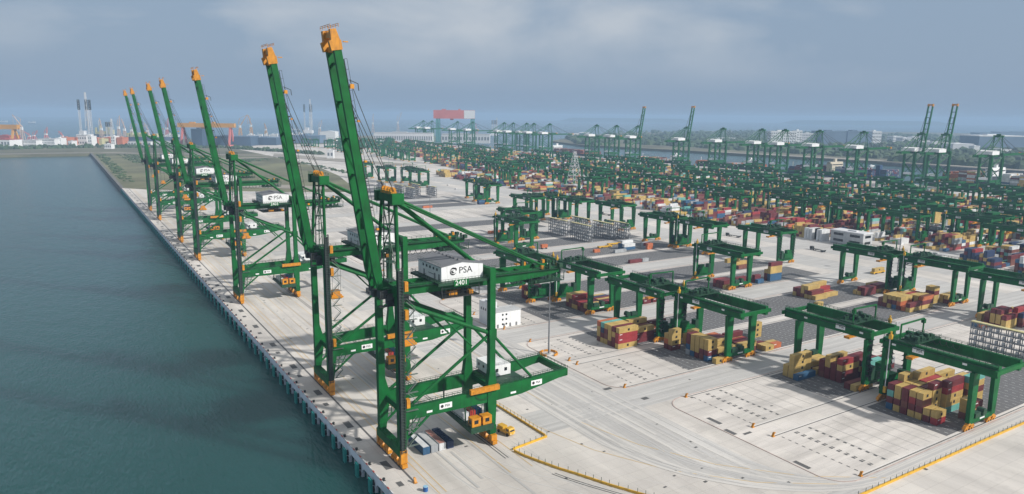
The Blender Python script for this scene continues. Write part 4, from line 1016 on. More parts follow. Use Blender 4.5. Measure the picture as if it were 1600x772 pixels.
# ================================================================== REEFER RACKS
def make_rack(W=28.0, lv=5, rows=1):
    root = empty('reefer_rack'); Hh = lv*2.9
    b = MB(); n = int(W/2.9)
    for i in range(n+1):
        y = i*W/n
        for x in (0, 2.2): b.bar((x, y, 0), (x, y, Hh), 0.3)
        for k in range(lv): 
            if i < n and (i+k) % 3 == 0: b.bar((2.2, y, k*2.9), (2.2, y+W/n, (k+1)*2.9), 0.12)
    fixn(b.build('column_frame', STEELG, root))
    for k in range(1, lv+1):
        b = MB(); b.box(-0.1, -0.4, k*2.9-0.35, 2.3, W+0.4, k*2.9); b.rail([(-0.1, 0, k*2.9), (-0.1, W, k*2.9)], 1.1, 0.1, 1.45) if k < lv else None
        fixn(b.build('platform', STEELG, root))
    b = MB(); b.box(-0.15, -0.3, Hh+0.05, 2.35, W+0.3, Hh+0.5); fixn(b.build('top_beam', mat('pale_yellow_paint', (0.55, 0.50, 0.26), 0.6) if 'pale_yellow_paint' not in bpy.data.materials else bpy.data.materials['pale_yellow_paint'], root))
    b = MB()
    for k in range(lv):
        for i in range(n):
            if (i*7+k*3) % 4: b.box(0.5, i*W/n+0.5, k*2.9+0.5, 1.5, i*W/n+1.6, k*2.9+1.9)
    fixn(b.build('power_boxes', LGREY, root))
    b = MB(); z = 0
    for k in range(lv): b.bar((1.0, -1.6 if k % 2 else -4.2, k*2.9), (1.0, -4.2 if k % 2 else -1.6, (k+1)*2.9), 0.8, 0.15); b.box(0.4, -4.8, (k+1)*2.9-.08, 1.7, -0.4, (k+1)*2.9)
    fixn(b.build('stairway', STEELG, root))
    return root
rk = make_rack()
RK = [(400, BLK[4][0]+2.5, 'right grey steel reefer rack with pale yellow top, nearest of the middle group'), (400, BLK[4][2]-1, 'left grey steel reefer rack in the middle group, pale yellow top'),
      (426, BLK[4][0]+2.5, 'grey steel reefer rack standing behind the nearest middle rack'), (440, BLK[4][0]-2, 'rearmost right grey steel reefer rack of the middle group'), (426, BLK[4][2]-1, 'grey steel reefer rack standing behind the left middle rack'),
      (372.8, BLK[0][0]+20, 'grey steel reefer rack at the right frame edge behind the nearest yard crane'),
      (402, BLK[8][0]+2, 'far reefer rack of the left group, right hand one'), (402, BLK[8][2], 'far reefer rack of the left group, middle one'), (398, BLK[9][0], 'far reefer rack of the left group, leftmost one'), (434, BLK[8][0]+2, 'far reefer rack standing right behind the far left group'),
      (428, BLK[8][2]+2, 'far reefer rack hidden behind the middle one of the left group'), (700, BLK[2][2]+2, 'white tinted reefer rack among the far yard stacks')]
for i, (x, y, lab) in enumerate(RK):
    o = rk if i == 0 else copy_tree(rk); o.location = (x, y, 0.05); tag(o, lab, 'reefer rack', 'steel reefer racks in the yard')

# ================================================================== BARRIERS, MASTS, BUFFERS, VEHICLES
def fence(name, pts, label, step=2.4):
    root = empty(name, (pts[0][0], pts[0][1], 0)); ox, oy = pts[0]
    b = MB()
    for p, q in zip(pts, pts[1:]): b.bar((p[0]-ox, p[1]-oy, 0.38), (q[0]-ox, q[1]-oy, 0.38), 0.42, 0.76)
    fixn(b.build('barrier_base', YEL, root))
    tot = 0; m = MB(); m.bar((0,0,0.76), (0,0,2.0), 0.11); po = m.build('post', DGREEN, root); k = 0; last = None
    for p, q in zip(pts, pts[1:]):
        L = math.dist(p, q); n = max(1, int(L/step))
        for i in range(n):
            x = p[0]+(q[0]-p[0])*i/n - ox; y = p[1]+(q[1]-p[1])*i/n - oy
            if k == 0: po.location = (x, y, 0)
            elif k < 98: c = po.copy(); COL.objects.link(c); c.location = (x, y, 0)
            k += 1
    tag(root, label, 'barrier'); return root
fence('safety_fence', [(136.9, 232), (137.1, 228.5), (138.0, 196.2)], 'yellow based safety fence with dark posts running straight along the quay road', 2.4)
fence('safety_fence', [(138.0, 195.2), (122.4, 193.0)], 'short yellow safety fence crossing from the long fence towards the crane rail', 2.4)
fence('safety_fence', [(122.2, 191.8), (123.2, 187), (125.1, 181.3), (127.8, 174), (130.8, 167.6), (135.1, 157.3), (139.2, 149), (144, 140)], 'curved yellow safety fence at the bottom beside the dark double track', 2.4)
fence('safety_fence', [(180, 113.6), (198.8, 113.2), (340, 112.2)], 'long yellow safety fence at lower right beside the outermost yard crane track', 3.2)
def lamp_mast(x, y, h, label, ring=True):
    root = empty('lamp_mast', (x, y, 0))
    b = MB(); b.tube((0,0,0), (0,0,h), 0.42, 12, 0.2); fixn(b.build('pole', STEELG, root))
    b = MB(); b.tube((0,0,h-0.6), (0,0,h-0.3), 1.4, 12); b.tube((0,0,h), (0,0,h+1.8), 0.06, 6)
    for k in range(8): a = k*math.pi/4; b.box(1.5*math.cos(a)-.3, 1.5*math.sin(a)-.3, h-0.9, 1.5*math.cos(a)+.3, 1.5*math.sin(a)+.3, h-0.3)
    fixn(b.build('lamp_head', LGREY, root))
    if ring:
        b = MB(); b.tube((0,0,0.05), (0,0,0.35), 1.3, 12); fixn(b.build('footing', GREY, root))
        for k in range(8):
            a0 = k*math.pi/4+.08; a1 = (k+1)*math.pi/4-.08
            if k == 5: continue
            b = MB(); r = 4.2; b.bar((r*math.cos(a0), r*math.sin(a0), 0.5), (r*math.cos(a1), r*math.sin(a1), 0.5), 0.5, 0.95); fixn(b.build('barrier_block', ORANGE, root))
    tag(root, label, 'lamp mast'); return root
lamp_mast(190.5, 269.3, 36.5, 'tall grey lamp mast ringed by orange blocks on the quay road corner')
for px, py, h, lab in ((672, 336, 34, 'thin grey lamp mast standing on the wide white apron'), (589, 332, 34, 'thin lamp mast behind the nearest boom, left of the white apron'), (608, 276, 34, 'thin far lamp mast at the far end of the near yard'), (1214, 372, 34, 'thin lamp mast beside the cross road, left of the reefer stack'), (1136, 330, 34, 'thin lamp mast among the front stacks of the far yard'), (1402, 425, 34, 'thin lamp mast standing on the right part of the cross road'), (893, 290, 32, 'thin lamp mast close to the white lattice tower')):
    x, y = G(px, py); lamp_mast(x, y, h, lab, False)
bf = MB(); bf.box(-0.6, -0.7, 0, 0.9, 0.7, 0.35); bf.prism([(-0.5, .3), (0.1, .3), (0.9, 1.9), (0.4, 2.1)], -0.5, 0.5); bf.box(0.5, -0.35, 1.5, 1.4, 0.35, 1.95)
bf0 = fixn(bf.build('rail_buffer', ORANGE)); bf0.scale = (.75, .75, .75); k = 0
PN = ['front right', 'second', 'third', 'fourth']
for p in range(4):
    for j, yr in enumerate(BLK[p]):
        o = bf0 if k == 0 else bf0.copy()
        if k: COL.objects.link(o)
        o.location = (207.6 if p == 0 else 193, yr, 0.05); k += 1
        tag(o, 'orange rail buffer at the waterside end of the %s track of the %s block pair' % (['first', 'second', 'third', 'fourth'][j], ['nearest', 'second', 'third', 'fourth'][p]), 'rail buffer', 'rail buffers at the track ends')
for k, (x, y, lab) in enumerate(((84.7, 189.6, 'orange rail buffer at the near end of the waterside quay crane rail'),)):
    o = bf0.copy(); COL.objects.link(o); o.location = (x, y, 0.05); o.rotation_euler = (0, 0, math.pi/2); tag(o, lab, 'rail buffer', 'rail buffers at the track ends')
# blue drum
root = empty('water_drum', (85.3, 183.6, 0)); b = MB(); b.tube((0,0,0.0), (0,0,1.5), 0.75, 14); b.tube((0,0,0.5), (0,0,0.56), 0.78, 14); b.tube((0,0,1.0), (0,0,1.06), 0.78, 14); fixn(b.build('body', BLUE, root))
b = MB(); b.tube((0,0,1.5), (0,0,1.62), 0.78, 14, .7); fixn(b.build('lid', mat('pale_blue_plastic', (0.25, 0.45, 0.6), .5), root)); tag(root, 'small blue drum standing alone on the quay near the bottom edge', 'drum')
def vehicle(name, label, cat, x, y, rz, kind):
    root = empty(name, (x, y, 0.05), rz)
    if kind == 'agv':
        b = MB(); b.box(-7, -1.45, 0.9, 7, 1.45, 1.5); b.box(-7.2, -1.4, 0.5, -5.2, 1.4, 1.7); b.box(5.2, -1.4, 0.5, 7.2, 1.4, 1.7); b.box(-4, -1.2, 0.5, 4, 1.2, 0.9); fixn(b.build('body', YEL, root))
    elif kind == 'truck':
        b = MB(); b.box(-3.6, -1.25, 0.7, 1.2, 1.25, 1.7); b.box(-3.4, -1.1, 1.7, -0.4, 1.1, 2.6); b.prism([(1.2, .7), (3.6, .7), (3.6, 1.7), (3.0, 2.9), (1.2, 2.9)], -1.25, 1.25); fixn(b.build('body', YEL, root))
        b = MB(); b.prism([(3.02, 1.85), (3.55, 1.85), (3.08, 2.7)], -1.05, 1.05); b.box(1.6, -1.28, 1.8, 2.7, 1.28, 2.6); fixn(b.build('window', GLASS, root))
        for y_ in (-0.8, 0.8): b = MB(); b.box(3.58, y_-.2, 0.95, 3.66, y_+.2, 1.2); fixn(b.build('headlight', LGREY, root))
    elif kind == 'flatbed':
        b = MB(); b.box(-8, -1.2, 1.1, 5, 1.2, 1.4); b.box(-8, -1.2, 1.4, -7.7, 1.2, 2.0); fixn(b.build('bed', DARK, root))
        b = MB(); b.box(5.4, -1.25, 0.7, 8, 1.25, 3.0); fixn(b.build('cab', DARK, root)); b = MB(); b.box(7.9, -1.0, 1.9, 8.06, 1.0, 2.7); fixn(b.build('window', GLASS, root))
    else:
        b = MB(); b.box(-2.2, -0.9, 0.4, 2.2, 0.9, 1.0); b.prism([(-1.7, 1.0), (1.3, 1.0), (0.7, 1.6), (-1.4, 1.6)], -0.82, 0.82); fixn(b.build('body', LGREY, root)); b = MB(); b.box(-1.5, -0.86, 1.1, 0.9, 0.86, 1.5); fixn(b.build('window', GLASS, root))
    xs = {'agv': (-5, -3.4, 3.4, 5), 'truck': (-2.4, 2.3), 'flatbed': (-6.6, -5.2, 3.4, 6.6), 'car': (-1.4, 1.4)}[kind]; r_ = 0.36 if kind == 'car' else 0.55; hw = 0.85 if kind == 'car' else 1.3
    m = MB(); m.tube((0, -0.18, r_), (0, 0.18, r_), r_, 12); w0 = None
    for x_ in xs:
        for y_ in (-hw, hw):
            if w0 is None: w0 = fixn(m.build('wheel', RUB, root)); w0.location = (x_, y_, 0)
            else: c = w0.copy(); COL.objects.link(c); c.location = (x_, y_, 0)
    tag(root, label, cat); return root
vehicle('yellow_truck', 'yellow service truck parked behind the landside leg of the nearest quay crane', 'truck', 127.2, 205.4, R(-80), 'truck')
vehicle('shuttle_vehicle', 'yellow driverless shuttle carrying a yellow container on the cross road', 'shuttle', 505, 296, 0, 'agv')
cont(499, 294.8, 1.6, 12.19, 'yellow', 'yellow container riding on the driverless shuttle on the cross road', True)
x, y = G(945, 387); vehicle('shuttle_vehicle', 'left one of two yellow shuttles parked beside the blue stack', 'shuttle', x, y, 0, 'agv')
x, y = G(960, 384); vehicle('shuttle_vehicle', 'right one of two yellow shuttles parked beside the blue stack', 'shuttle', x+3, y+4, 0, 'agv')
vehicle('flatbed_truck', 'dark empty flatbed truck on the cross road left of the white building', 'truck', 546, 375, R(80), 'flatbed')
vehicle('flatbed_truck', 'dark flatbed truck farther back on the cross road behind the yard cranes', 'truck', 540, 462, R(95), 'flatbed')
for k_, (x, y, rz_, lab) in enumerate(((556, 300, 85, 'dark flatbed truck on the cross road just left of the gate office'), (530, 640, 95, 'dark flatbed truck alone on the cross road behind the reefer racks'), (160, 420, 88, 'dark flatbed truck on the quay road behind the second quay crane'))): vehicle('flatbed_truck', lab, 'truck', x, y, R(rz_), 'flatbed')
for px, py, lab in ((662, 343, 'small pale car on the wide white apron near a mast'), (700, 290, 'small pale car on the far apron left of the lone crane'), (712, 296, 'pale car near the lone crane, right of another car'), (690, 500, 'pale van on the quay road behind the nearest quay crane')):
    x, y = G(px, py); vehicle('parked_car', lab, 'car', x, y, R(90), 'car')
x, y = G(850, 389)
root = empty('orange_trailer', (x, y, 0.05)); b = MB(); b.box(-3, -1.3, 1.2, 3, 1.3, 4.0); fixn(b.build('body', CM['orange'], root)); b = MB(); b.box(-2.4, -1.2, 0.0, -2.0, 1.2, 1.2); b.box(2.0, -1.2, 0, 2.4, 1.2, 1.2); fixn(b.build('stand', DARK, root)); tag(root, 'orange container trailer on dark supports beside the yard crane with two cabins', 'trailer')

# ================================================================== YARD BUILDINGS
root = empty('office_block', (189.2, 317.8, 0)); b = MB()
b.box(0, 0, 0, 16.5, 7.5, 8.6); fixn(b.build('wall', WHITE, root))
b = MB(); b.box(0, 7.5, 0, 6.0, 16.5, 12.4); b.box(0.6, 8, 12.4, 3, 11, 13.6); b.box(3.8, 12, 12.4, 5.4, 14, 13.2); fixn(b.build('tower', LGREY, root))
b = MB(); b.box(-0.3, -0.3, 8.6, 16.8, 7.4, 9.0); fixn(b.build('roof', GREY, root))
for fl in range(3):
    for k in range(2):
        b = MB(); b.box(4.6+k*2.3, -0.06, 1.3+fl*2.6, 5.6+k*2.3, 0.06, 2.3+fl*2.6); fixn(b.build('window', GLASS, root))
for k in range(4): b = MB(); b.box(1.5+k*3.9, -0.06, 0.05, 2.6+k*3.9, 0.06, 2.0); fixn(b.build('door', STEELG, root))
for k in range(3): b = MB(); b.box(-0.06, 9+k*2.3, 7.6, 0.06, 10+k*2.3, 9); fixn(b.build('window', GLASS, root))
tag(root, 'white two part office block behind the nearest quay crane, stair tower at left', 'building')
root = empty('boundary_wall', (206, 322.5, 0)); b = MB(); b.box(0, 0, 0, 0.6, 26, 2.4); b.box(0.6, 25.4, 0, 13, 26, 2.4); fixn(b.build('wall', GREY, root)); tag(root, 'low grey concrete wall running back from the white office block', 'wall')
def hall(name, label, cat, x, y, sx, sy, h, wm, rm, win=None, rz=0, roofh=0.8, floors=1, wincol=GLASS, gable=False):
    root = empty(name, (x, y, 0.5), rz); b = MB(); b.box(-sx/2, -sy/2, 0, sx/2, sy/2, h); fixn(b.build('wall', wm, root))
    b = MB()
    if gable: b.prism([(-sx/2-.5, h), (sx/2+.5, h), (0, h+roofh)], -sy/2-.5, sy/2+.5)
    else: b.box(-sx/2-0.4, -sy/2-0.4, h, sx/2+0.4, sy/2+0.4, h+roofh); b.box(-sx*.2, -sy*.2, h+roofh, sx*.05, sy*.05, h+roofh*2.2)
    fixn(b.build('roof', rm, root))
    if win:
        for fl in range(floors):
            z0 = h*(fl+0.35)/floors; z1 = h*(fl+0.75)/floors
            for k in range(win):
                b = MB(); x0 = -sx/2 + sx*(k+.2)/win; b.box(x0, -sy/2-0.15, z0, x0+sx*0.6/win, -sy/2+.1, z1); fixn(b.build('window', wincol, root))
            m_ = max(2, int(win*sy/sx))
            for k in range(min(m_, 14)):
                b = MB(); y0 = -sy/2 + sy*(k+.2)/min(m_, 14); b.box(-sx/2-0.15, y0, z0, -sx/2+.1, y0+sy*0.6/min(m_, 14), z1); fixn(b.build('window', wincol, root))
    tag(root, label, cat); return root
hall('workshop', 'grey flat roofed workshop with windows in front of the far yard stacks', 'building', 602, 381, 14, 32, 11, GREY, LGREY, 1, 0, 0.9, 2)
hall('gate_office', 'low white gate office on the cross road before the far stacks', 'building', 590, 300, 10, 14, 5, WHITE, GREY, 3)
for k, (x, y) in enumerate(((592, 414), (592, 417), (592, 420), (592, 404), (592, 407))):
    for t_ in range(4): cont(x, y, 0.05+t_*2.62, 12.19, 'white', 'white refrigerated container, %s of the %s white stack beside grey workshop' % (TIER[4][t_], ['first', 'second', 'third', 'fourth', 'fifth'][k]))
# white lattice tower with control building
root = empty('control_tower', (635.7, 842, 0)); b = MB(); b.box(-9, -9, 0, 9, 9, 9); b.box(-12, -6, 9, 10, 8, 13); fixn(b.build('building', WHITE, root)); b = MB()
for k in range(7):
    z0 = 13+k*7; z1 = z0+7; r0 = 7.5*(1-k/7)+1.2; r1 = 7.5*(1-(k+1)/7)+1.2
    c0 = [(r0,r0),(-r0,r0),(-r0,-r0),(r0,-r0)]; c1 = [(r1,r1),(-r1,r1),(-r1,-r1),(r1,-r1)]
    for i in range(4): b.bar((*c0[i], z0), (*c1[i], z1), 0.5); b.bar((*c0[i], z0), (*c1[(i+1) % 4], z1), 0.28); b.bar((*c0[i], z0), (*c0[(i+1) % 4], z0), 0.28)
fixn(b.build('lattice_mast', LGREY, root))
for k in range(5): b = MB(); b.box(-8+k*3.4, -9.15, 3, -6+k*3.4, -8.9, 7); fixn(b.build('window', GLASS, root))
tag(root, 'white lattice tower on a white control building in the middle of the yard', 'tower')
QUEUE.sort(key=lambda q: q[0])
for k, (d_, x, y, z, L, cl, lab) in enumerate(QUEUE):
    if k < 296: cont_build(x, y, z, L, cl, lab)
    else: far.box(x, y, z, x+L, y+2.44, z+2.6, fc_names.index(cl))
o = far.build('far_containers', fmats)
tag(o, 'mass of mixed coloured container stacks filling the yard behind the nearest piles', 'containers', None, 'stuff')
print('queued', len(QUEUE), 'far', len(front))
# ================================================================== FAR QUAY: CRANES AND SHIPS
def make_far_sts(up):
    root = empty('quay_crane'); P = lambda nm, mb, m, par=None: fixn(mb.build(nm, m, par or root))
    b = MB()
    for y in (-8.4, 8.4):
        for x in (0, -33): b.box(x-1.5, y-1.5, 3, x+1.5, y+1.5, 61)
        b.box(-34, y-0.8, 15.5, 1.5, y+0.8, 19.5)
        b.tube((-33, y, 40), (0, y, 55), 0.9, 6); b.tube((-33, y, 40), (0, y, 19), 0.8, 6); b.tube((-33, y, 8), (-22, y, 16), 0.6, 6); b.tube((0, y, 8), (-9, y, 15.5), 0.6, 6)
    for x in (0, -33): b.tube((x, -8, 20), (x, 8, 38), 0.5, 6); b.tube((x, 8, 20), (x, -8, 38), 0.5, 6)
    for x in (0, -33): b.box(x-1.1, -9, 3.5, x+1.1, 9, 6.5); b.box(x-0.8, -7.4, 57, x+0.8, 7.4, 60.5)
    b.box(0.5, -10.4, 6, 1.8, -9.2, 60)
    P('frame', b, GREEN2)
    b = MB()
    for y in (-3.6, 3.6): b.box(-66, y-.8, 55.5, 3, y+.8, 58.8)
    for x in range(-64, 2, 9): b.box(x, -2.8, 56.5, x+.8, 2.8, 58)
    b.rail([(-66, -5, 58.8), (3, -5, 58.8)], 1.2, 0.2, 4); P('girder', b, GREEN2)
    b = MB(); b.box(-37, -10, 58.9, -15, 13, 64.3); b.prism([(-37.4, 64.3), (-14.6, 64.3), (-26, 65.6)], -10.3, 13.3); P('machinery_house', b, WHITE)
    b = MB(); b.box(-36, -7, 20, -28, 6, 23.5); P('electrical_house', b, WHITE)
    b = MB(); b.box(-30, -6, 5.5, -6, 6, 8); P('lashing_platform', b, DGREEN)
    b = MB()
    for y in (-1, 1):
        b.tube((0, y*8, 60), (-2, y*5.2, 88), 0.7, 6); b.tube((-2.5, y*5, 88), (-30, y*2.4, 61), 0.65, 6); b.tube((-2.5, y*5, 88), (-60, y*3.6, 59), 0.6, 6); b.tube((-8, y*8, 59), (-2.4, y*5, 86), 0.35, 6)
    b.box(-4, -7, 85.5, 0.5, 7, 88.6); b.tube((-2, -3, 89.4), (-2, 3, 89.4), 1.3, 8); P('tower_frame', b, GREEN2)
    h = Vector((3, 0, 57.5)); e = Vector((16, 0, 134)) if up else Vector((80, 0, 58.5))
    b = MB()
    for y in (-3.6, 3.6): b.bar((h.x, y, h.z), (e.x, y, e.z), 1.5, 3.0)
    for k in range(1, 8): p = h.lerp(e, k/8); b.bar((p.x, -3, p.z), (p.x, 3, p.z), 0.9)
    bo_ = P('boom', b, GREEN2)
    d = (e-h).normalized(); b = MB()
    for y in (-3.6, 3.6): q = e+d*4; b.bar((e.x, y, e.z), (q.x, y, q.z), 2.2, 3.6)
    q = e+d*2.5; b.bar((q.x, -3.5, q.z), (q.x, 3.5, q.z), 2.5, 2.5); P('boom_tip', b, ORANGE, bo_)
    b = MB()
    for y in (-3.6, 3.6):
        for f in (0.45, 0.88): p = h.lerp(e, f); b.bar((-1.5, y, 88), (p.x, y, p.z+1.5), 0.4)
    P('forestay', b, DARK)
    return root
FD = make_far_sts(False); FU = make_far_sts(True); fu = [0, 0]
FSTS = [(2669, 0), (2590, 0), (2376, 0), (2260, 0), (2048, 0), (1992, 0), (1913, 0), (1872, 0), (1787, 0), (1564, 0), (1481, 0), (1398, 1), (1230, 1), (1119, 0), (1014, 0), (957, 0), (878, 0), (787, 0), (682, 1), (642, 1), (562, 0)]
on = ['leftmost', 'second from left', 'third from left', 'fourth from left', 'fifth from left', 'sixth from left', 'seventh from left', 'eighth from left', 'ninth from left', 'tenth from left', 'eleventh from left', 'twelfth from left', 'ninth from right', 'eighth from right', 'seventh from right', 'sixth from right', 'fifth from right', 'fourth from right', 'third from right', 'second from right', 'rightmost']
for i, (y, upf) in enumerate(FSTS):
    src = FU if upf else FD; k = 1 if upf else 0
    o = src if fu[k] == 0 else copy_tree(src); fu[k] += 1
    o.location = (1255, y, 0); tag(o, 'distant green crane on the far quay, %s of them, boom %s' % (on[i], 'raised' if upf else 'lowered'), 'quay crane', 'quay cranes along the far quay')
b = MB()
for x in (1255, 1222): b.rect(x-.4, 400, x+.4, 2690, 0.03)
struct(b.build('far_crane_track', LINED))
def ship(x, y, L, Bm, hz, hm, bridge, label, cargo, chigh, bm=WHITE, cl=None):
    root = empty('container_ship', (x, y, SEAZ)); n = 16; b = MB()
    outl = [(-Bm/2, -L/2+4), (-Bm/2*.8, -L/2), (Bm/2*.8, -L/2), (Bm/2, -L/2+4), (Bm/2, L/2-L*.16), (Bm*.36, L/2-L*.06), (0, L/2), (-Bm*.36, L/2-L*.06), (-Bm/2, L/2-L*.16)]
    k = len(outl); vs = [(px*.86, py*(.97 if py > 0 else 1), 0) for px, py in outl] + [(px, py, hz + (3.5 if py > L*.3 else 0)) for px, py in outl]
    b.add(vs, [(i, (i+1) % k, k+(i+1) % k, k+i) for i in range(k)] + [tuple(range(k, 2*k))]); fixn(b.build('hull', hm, root))
    b = MB(); by = bridge*L; b.box(-Bm*.44, by-6, hz, Bm*.44, by+6, hz+chigh*2.6+5); b.box(-Bm*.5, by-4, hz+chigh*2.6+5, Bm*.5, by+4, hz+chigh*2.6+8); b.box(-3, by-2, hz+chigh*2.6+8, 3, by+2, hz+chigh*2.6+14); fixn(b.build('bridge', bm, root))
    b = MB(); b.box(-Bm*.4, by-6.15, hz+chigh*2.6+2, Bm*.4, by-5.9, hz+chigh*2.6+3.6); b.box(-Bm*.5-.1, by-3.5, hz+chigh*2.6+5.8, -Bm*.5+.1, by+3.5, hz+chigh*2.6+7.2); fixn(b.build('window', GLASS, root))
    fy = -L*.36; b = MB(); b.box(-4, fy-4, hz, 4, fy+4, hz+chigh*2.6+7); fixn(b.build('funnel', hm, root))
    b = MB(); b.bar((0, L*.42, hz), (0, L*.42, hz+16), .8); fixn(b.build('mast', bm, root))
    tag(root, label, 'ship', 'container ships at the far quay')
    if cargo:
        b = MB(); r_ = random.Random(int(y)); yy = -L*.47
        while yy < L*.38:
            if abs(yy+6-by) > 13 and abs(yy+6-fy) > 11:
                hb = max(1, chigh + r_.choice((-2, -1, 0, 0, 0))); nx = int(Bm/2.5); col = r_.choice(cl or FMIX)
                for i in range(nx):
                    for kk in range(max(0, hb+r_.choice((-1, 0, 0, 0)))):
                        c = col if r_.random() < .55 else r_.choice(cl or FMIX)
                        xx = x-Bm/2+i*2.5; z = SEAZ+hz+.3+kk*2.6; b.box(xx, y+yy, z, xx+2.4, y+yy+12.1, z+2.55, fc_names.index(c))
            yy += 13
        c = b.build('ship_cargo', fmats); tag(c, 'rows of stacked containers on the deck of the ' + cargo, 'containers', None, 'stuff')
HULLD = mat('dark_hull_paint', (0.03, 0.035, 0.045), .5); HULLB = mat('blue_hull_paint', (0.03, 0.07, 0.16), .5); CREAM = mat('cream_superstructure', (0.55, 0.50, 0.40), .5)
ship(1296, 520, 330, 48, 16, HULLD, 0.18, 'large dark container ship at the right, behind the rightmost far cranes', 'large ship at right', 7, WHITE, ['brown', 'maroon', 'grey', 'grey', 'white', 'orange', 'yellow', 'blue'])
ship(1293, 862, 240, 40, 14, HULLB, 0.02, 'dark blue container ship with a cream bridge at the far quay', 'ship with cream bridge', 5, CREAM, ['navy', 'blue', 'maroon', 'maroon', 'grey', 'navy'])
ship(1290, 1130, 200, 32, 11, HULLD, -0.3, 'low dark ship moored behind the middle far cranes', 'low dark ship', 3, WHITE, ['maroon', 'brown', 'orange', 'grey', 'navy'])
ship(1290, 1345, 170, 30, 10, HULLD, -0.28, 'ship with white superstructure at the far quay below a raised boom', 'ship with white superstructure below the raised boom', 3, WHITE, ['orange', 'yellow', 'white', 'brown'])
ship(1292, 1720, 230, 36, 12, HULLD, 0.36, 'far ship with white bridge and orange and brown deck cargo', 'far ship with white bridge', 4, WHITE, ['maroon', 'brown', 'orange', 'brown', 'grey'])
root = empty('small_boat', (*G(1362, 256), SEAZ)); b = MB(); b.prism([(-8, 0), (8, 0), (10, 2.4), (-8, 2)], -2.4, 2.4); fixn(b.build('hull', WHITE, root)); b = MB(); b.box(-4, -1.6, 2, 2, 1.6, 4.6); fixn(b.build('cabin', WHITE, root)); b = MB(); b.box(-3.5, -1.66, 3.2, 2.05, 1.66, 4.1); fixn(b.build('window', GLASS, root)); tag(root, 'small white boat crossing the far basin', 'boat')

# ================================================================== FAR SHORE
WING = mat('grey_window', (0.16, 0.18, 0.20), .4)  # lighter grey window colour that softens the far halls
def depth(x, y): return x*fw.x + y*fw.y - CH*fw.z*(-1)*(-1)
def far_hall(px0, px1, base, top, name, label, wm, rm, dep=None, win=None, floors=1, cat='building', gable=False, wincol=None):
    wincol = wincol or WING
    x, y = G((px0+px1)/2, base); d = Vector((x, y, -CH)).dot(fw); sx = (px1-px0)*d/FPX; h = (base-top)*d/FPX; dep = dep or sx*.6
    rx, ry = math.sin(HEAD), math.cos(HEAD)
    return hall(name, label, cat, x+rx*dep/2, y+ry*dep/2, sx, dep, h, wm, rm, win, -HEAD, h*.06+.5, floors, wincol, gable)
OR = mat('faded_orange_cladding', (0.50, 0.17, 0.09), .7, 0, .15, .02); PYW = mat('pale_yellow_cladding', (0.50, 0.48, 0.28), .7, 0, .1, .02); BLG = mat('blue_grey_cladding', (0.12, 0.18, 0.26), .6, 0, .15, .02); DKB = mat('dark_blue_steel', (0.05, 0.085, 0.135), .6, 0, .2, .02); REDR = mat('red_roof', (0.34, 0.07, 0.06), .7, 0, .15, .02)
far_hall(-12, 16, 231, 219, 'shipyard_shed', 'white shed with red roofs at the left frame edge across the water', WHITE, REDR, 60, 6)
far_hall(-8, 15, 224, 213, 'shipyard_hall', 'reddish hall rising behind the white shed at the left frame edge', REDR, REDR, 60)
far_hall(37, 57, 230, 220, 'dormitory', 'white block across the water right of the white shed at left edge', WHITE, GREY, 40, 9, 2)
far_hall(60, 86, 229.5, 218, 'dormitory', 'longest white dormitory block across the water below the red crane', WHITE, GREY, 40, 12, 3)
far_hall(88, 96, 229, 217, 'tank_house', 'narrow white building between the long dormitory and an orange block', WHITE, WHITE, 30, 3, 2)
far_hall(95, 106, 228, 216, 'orange_block', 'orange block at the right end of the left white dormitories', OR, OR, 40, 0)
far_hall(113, 121, 227, 216, 'orange_block', 'dull orange block left of the white framed building', OR, OR, 40)
far_hall(121, 136, 227, 213, 'framed_building', 'white framed building with dark band in front of the jack-up rig', WHITE, GREY, 40, 4, 2)
far_hall(138, 144, 228, 214, 'white_block', 'slim white block beside the jack-up rig foot', WHITE, WHITE, 30, 2, 3)
far_hall(145, 154, 227, 217, 'orange_block', 'orange block in front of the dark hull, with a pale yellow neighbour', OR, OR, 40)
far_hall(154.5, 160, 227, 218, 'yellow_block', 'pale yellow block between two orange blocks on the shore', PYW, PYW, 40)
far_hall(163, 173, 226, 216, 'orange_block', 'orange block above the low white hut', OR, OR, 40)
far_hall(163, 174, 233, 226, 'gate_hut', 'low white hut on the shore in front of an orange block', WHITE, WHITE, 20, 4)
far_hall(174, 180, 227, 214, 'white_block', 'white block right of the hut on the far shore', WHITE, WHITE, 30, 2, 3)
far_hall(183, 192, 227, 216, 'orange_block', 'orange block nearest the left boom', OR, OR, 40)
far_hall(300, 317, 229, 204, 'ship_hall', 'tall dark blue hall under the orange gantry crane', DKB, DKB, 60)
far_hall(322, 392, 228, 214, 'ship_hall', 'long low dark blue hall right of the tall dark hall', DKB, BLG, 80)
far_hall(392, 432, 227, 216, 'ship_hall', 'dark blue shed in front of white ships between two booms', DKB, BLG, 80)
far_hall(452, 500, 224, 213, 'ship_hall', 'blue grey hall behind the stays between the two nearest booms', BLG, BLG, 90)
far_hall(500, 524, 221, 206, 'dome_hall', 'white hall with pale roof left of the nearest boom', WHITE, WHITE, 60, 0, 1, 'building', True)
far_hall(511, 521, 248, 236, 'pump_house', 'small white block at the end of the green field', WHITE, WHITE, 12, 2)
far_hall(584, 676, 225, 209, 'long_warehouse', 'long white warehouse with a row of dark bays behind the yard', LGREY, GREY, 70, 26)
far_hall(690, 765, 224, 211, 'long_warehouse', 'white warehouse under the red gantry crane', LGREY, GREY, 70, 16)
far_hall(888, 905, 213, 208, 'warehouse', 'pale warehouse on the far bank left part', WHITE, BLG, 80); far_hall(906, 922, 213, 208, 'warehouse', 'blue and white warehouse on the far bank left part', BLG, WHITE, 80)
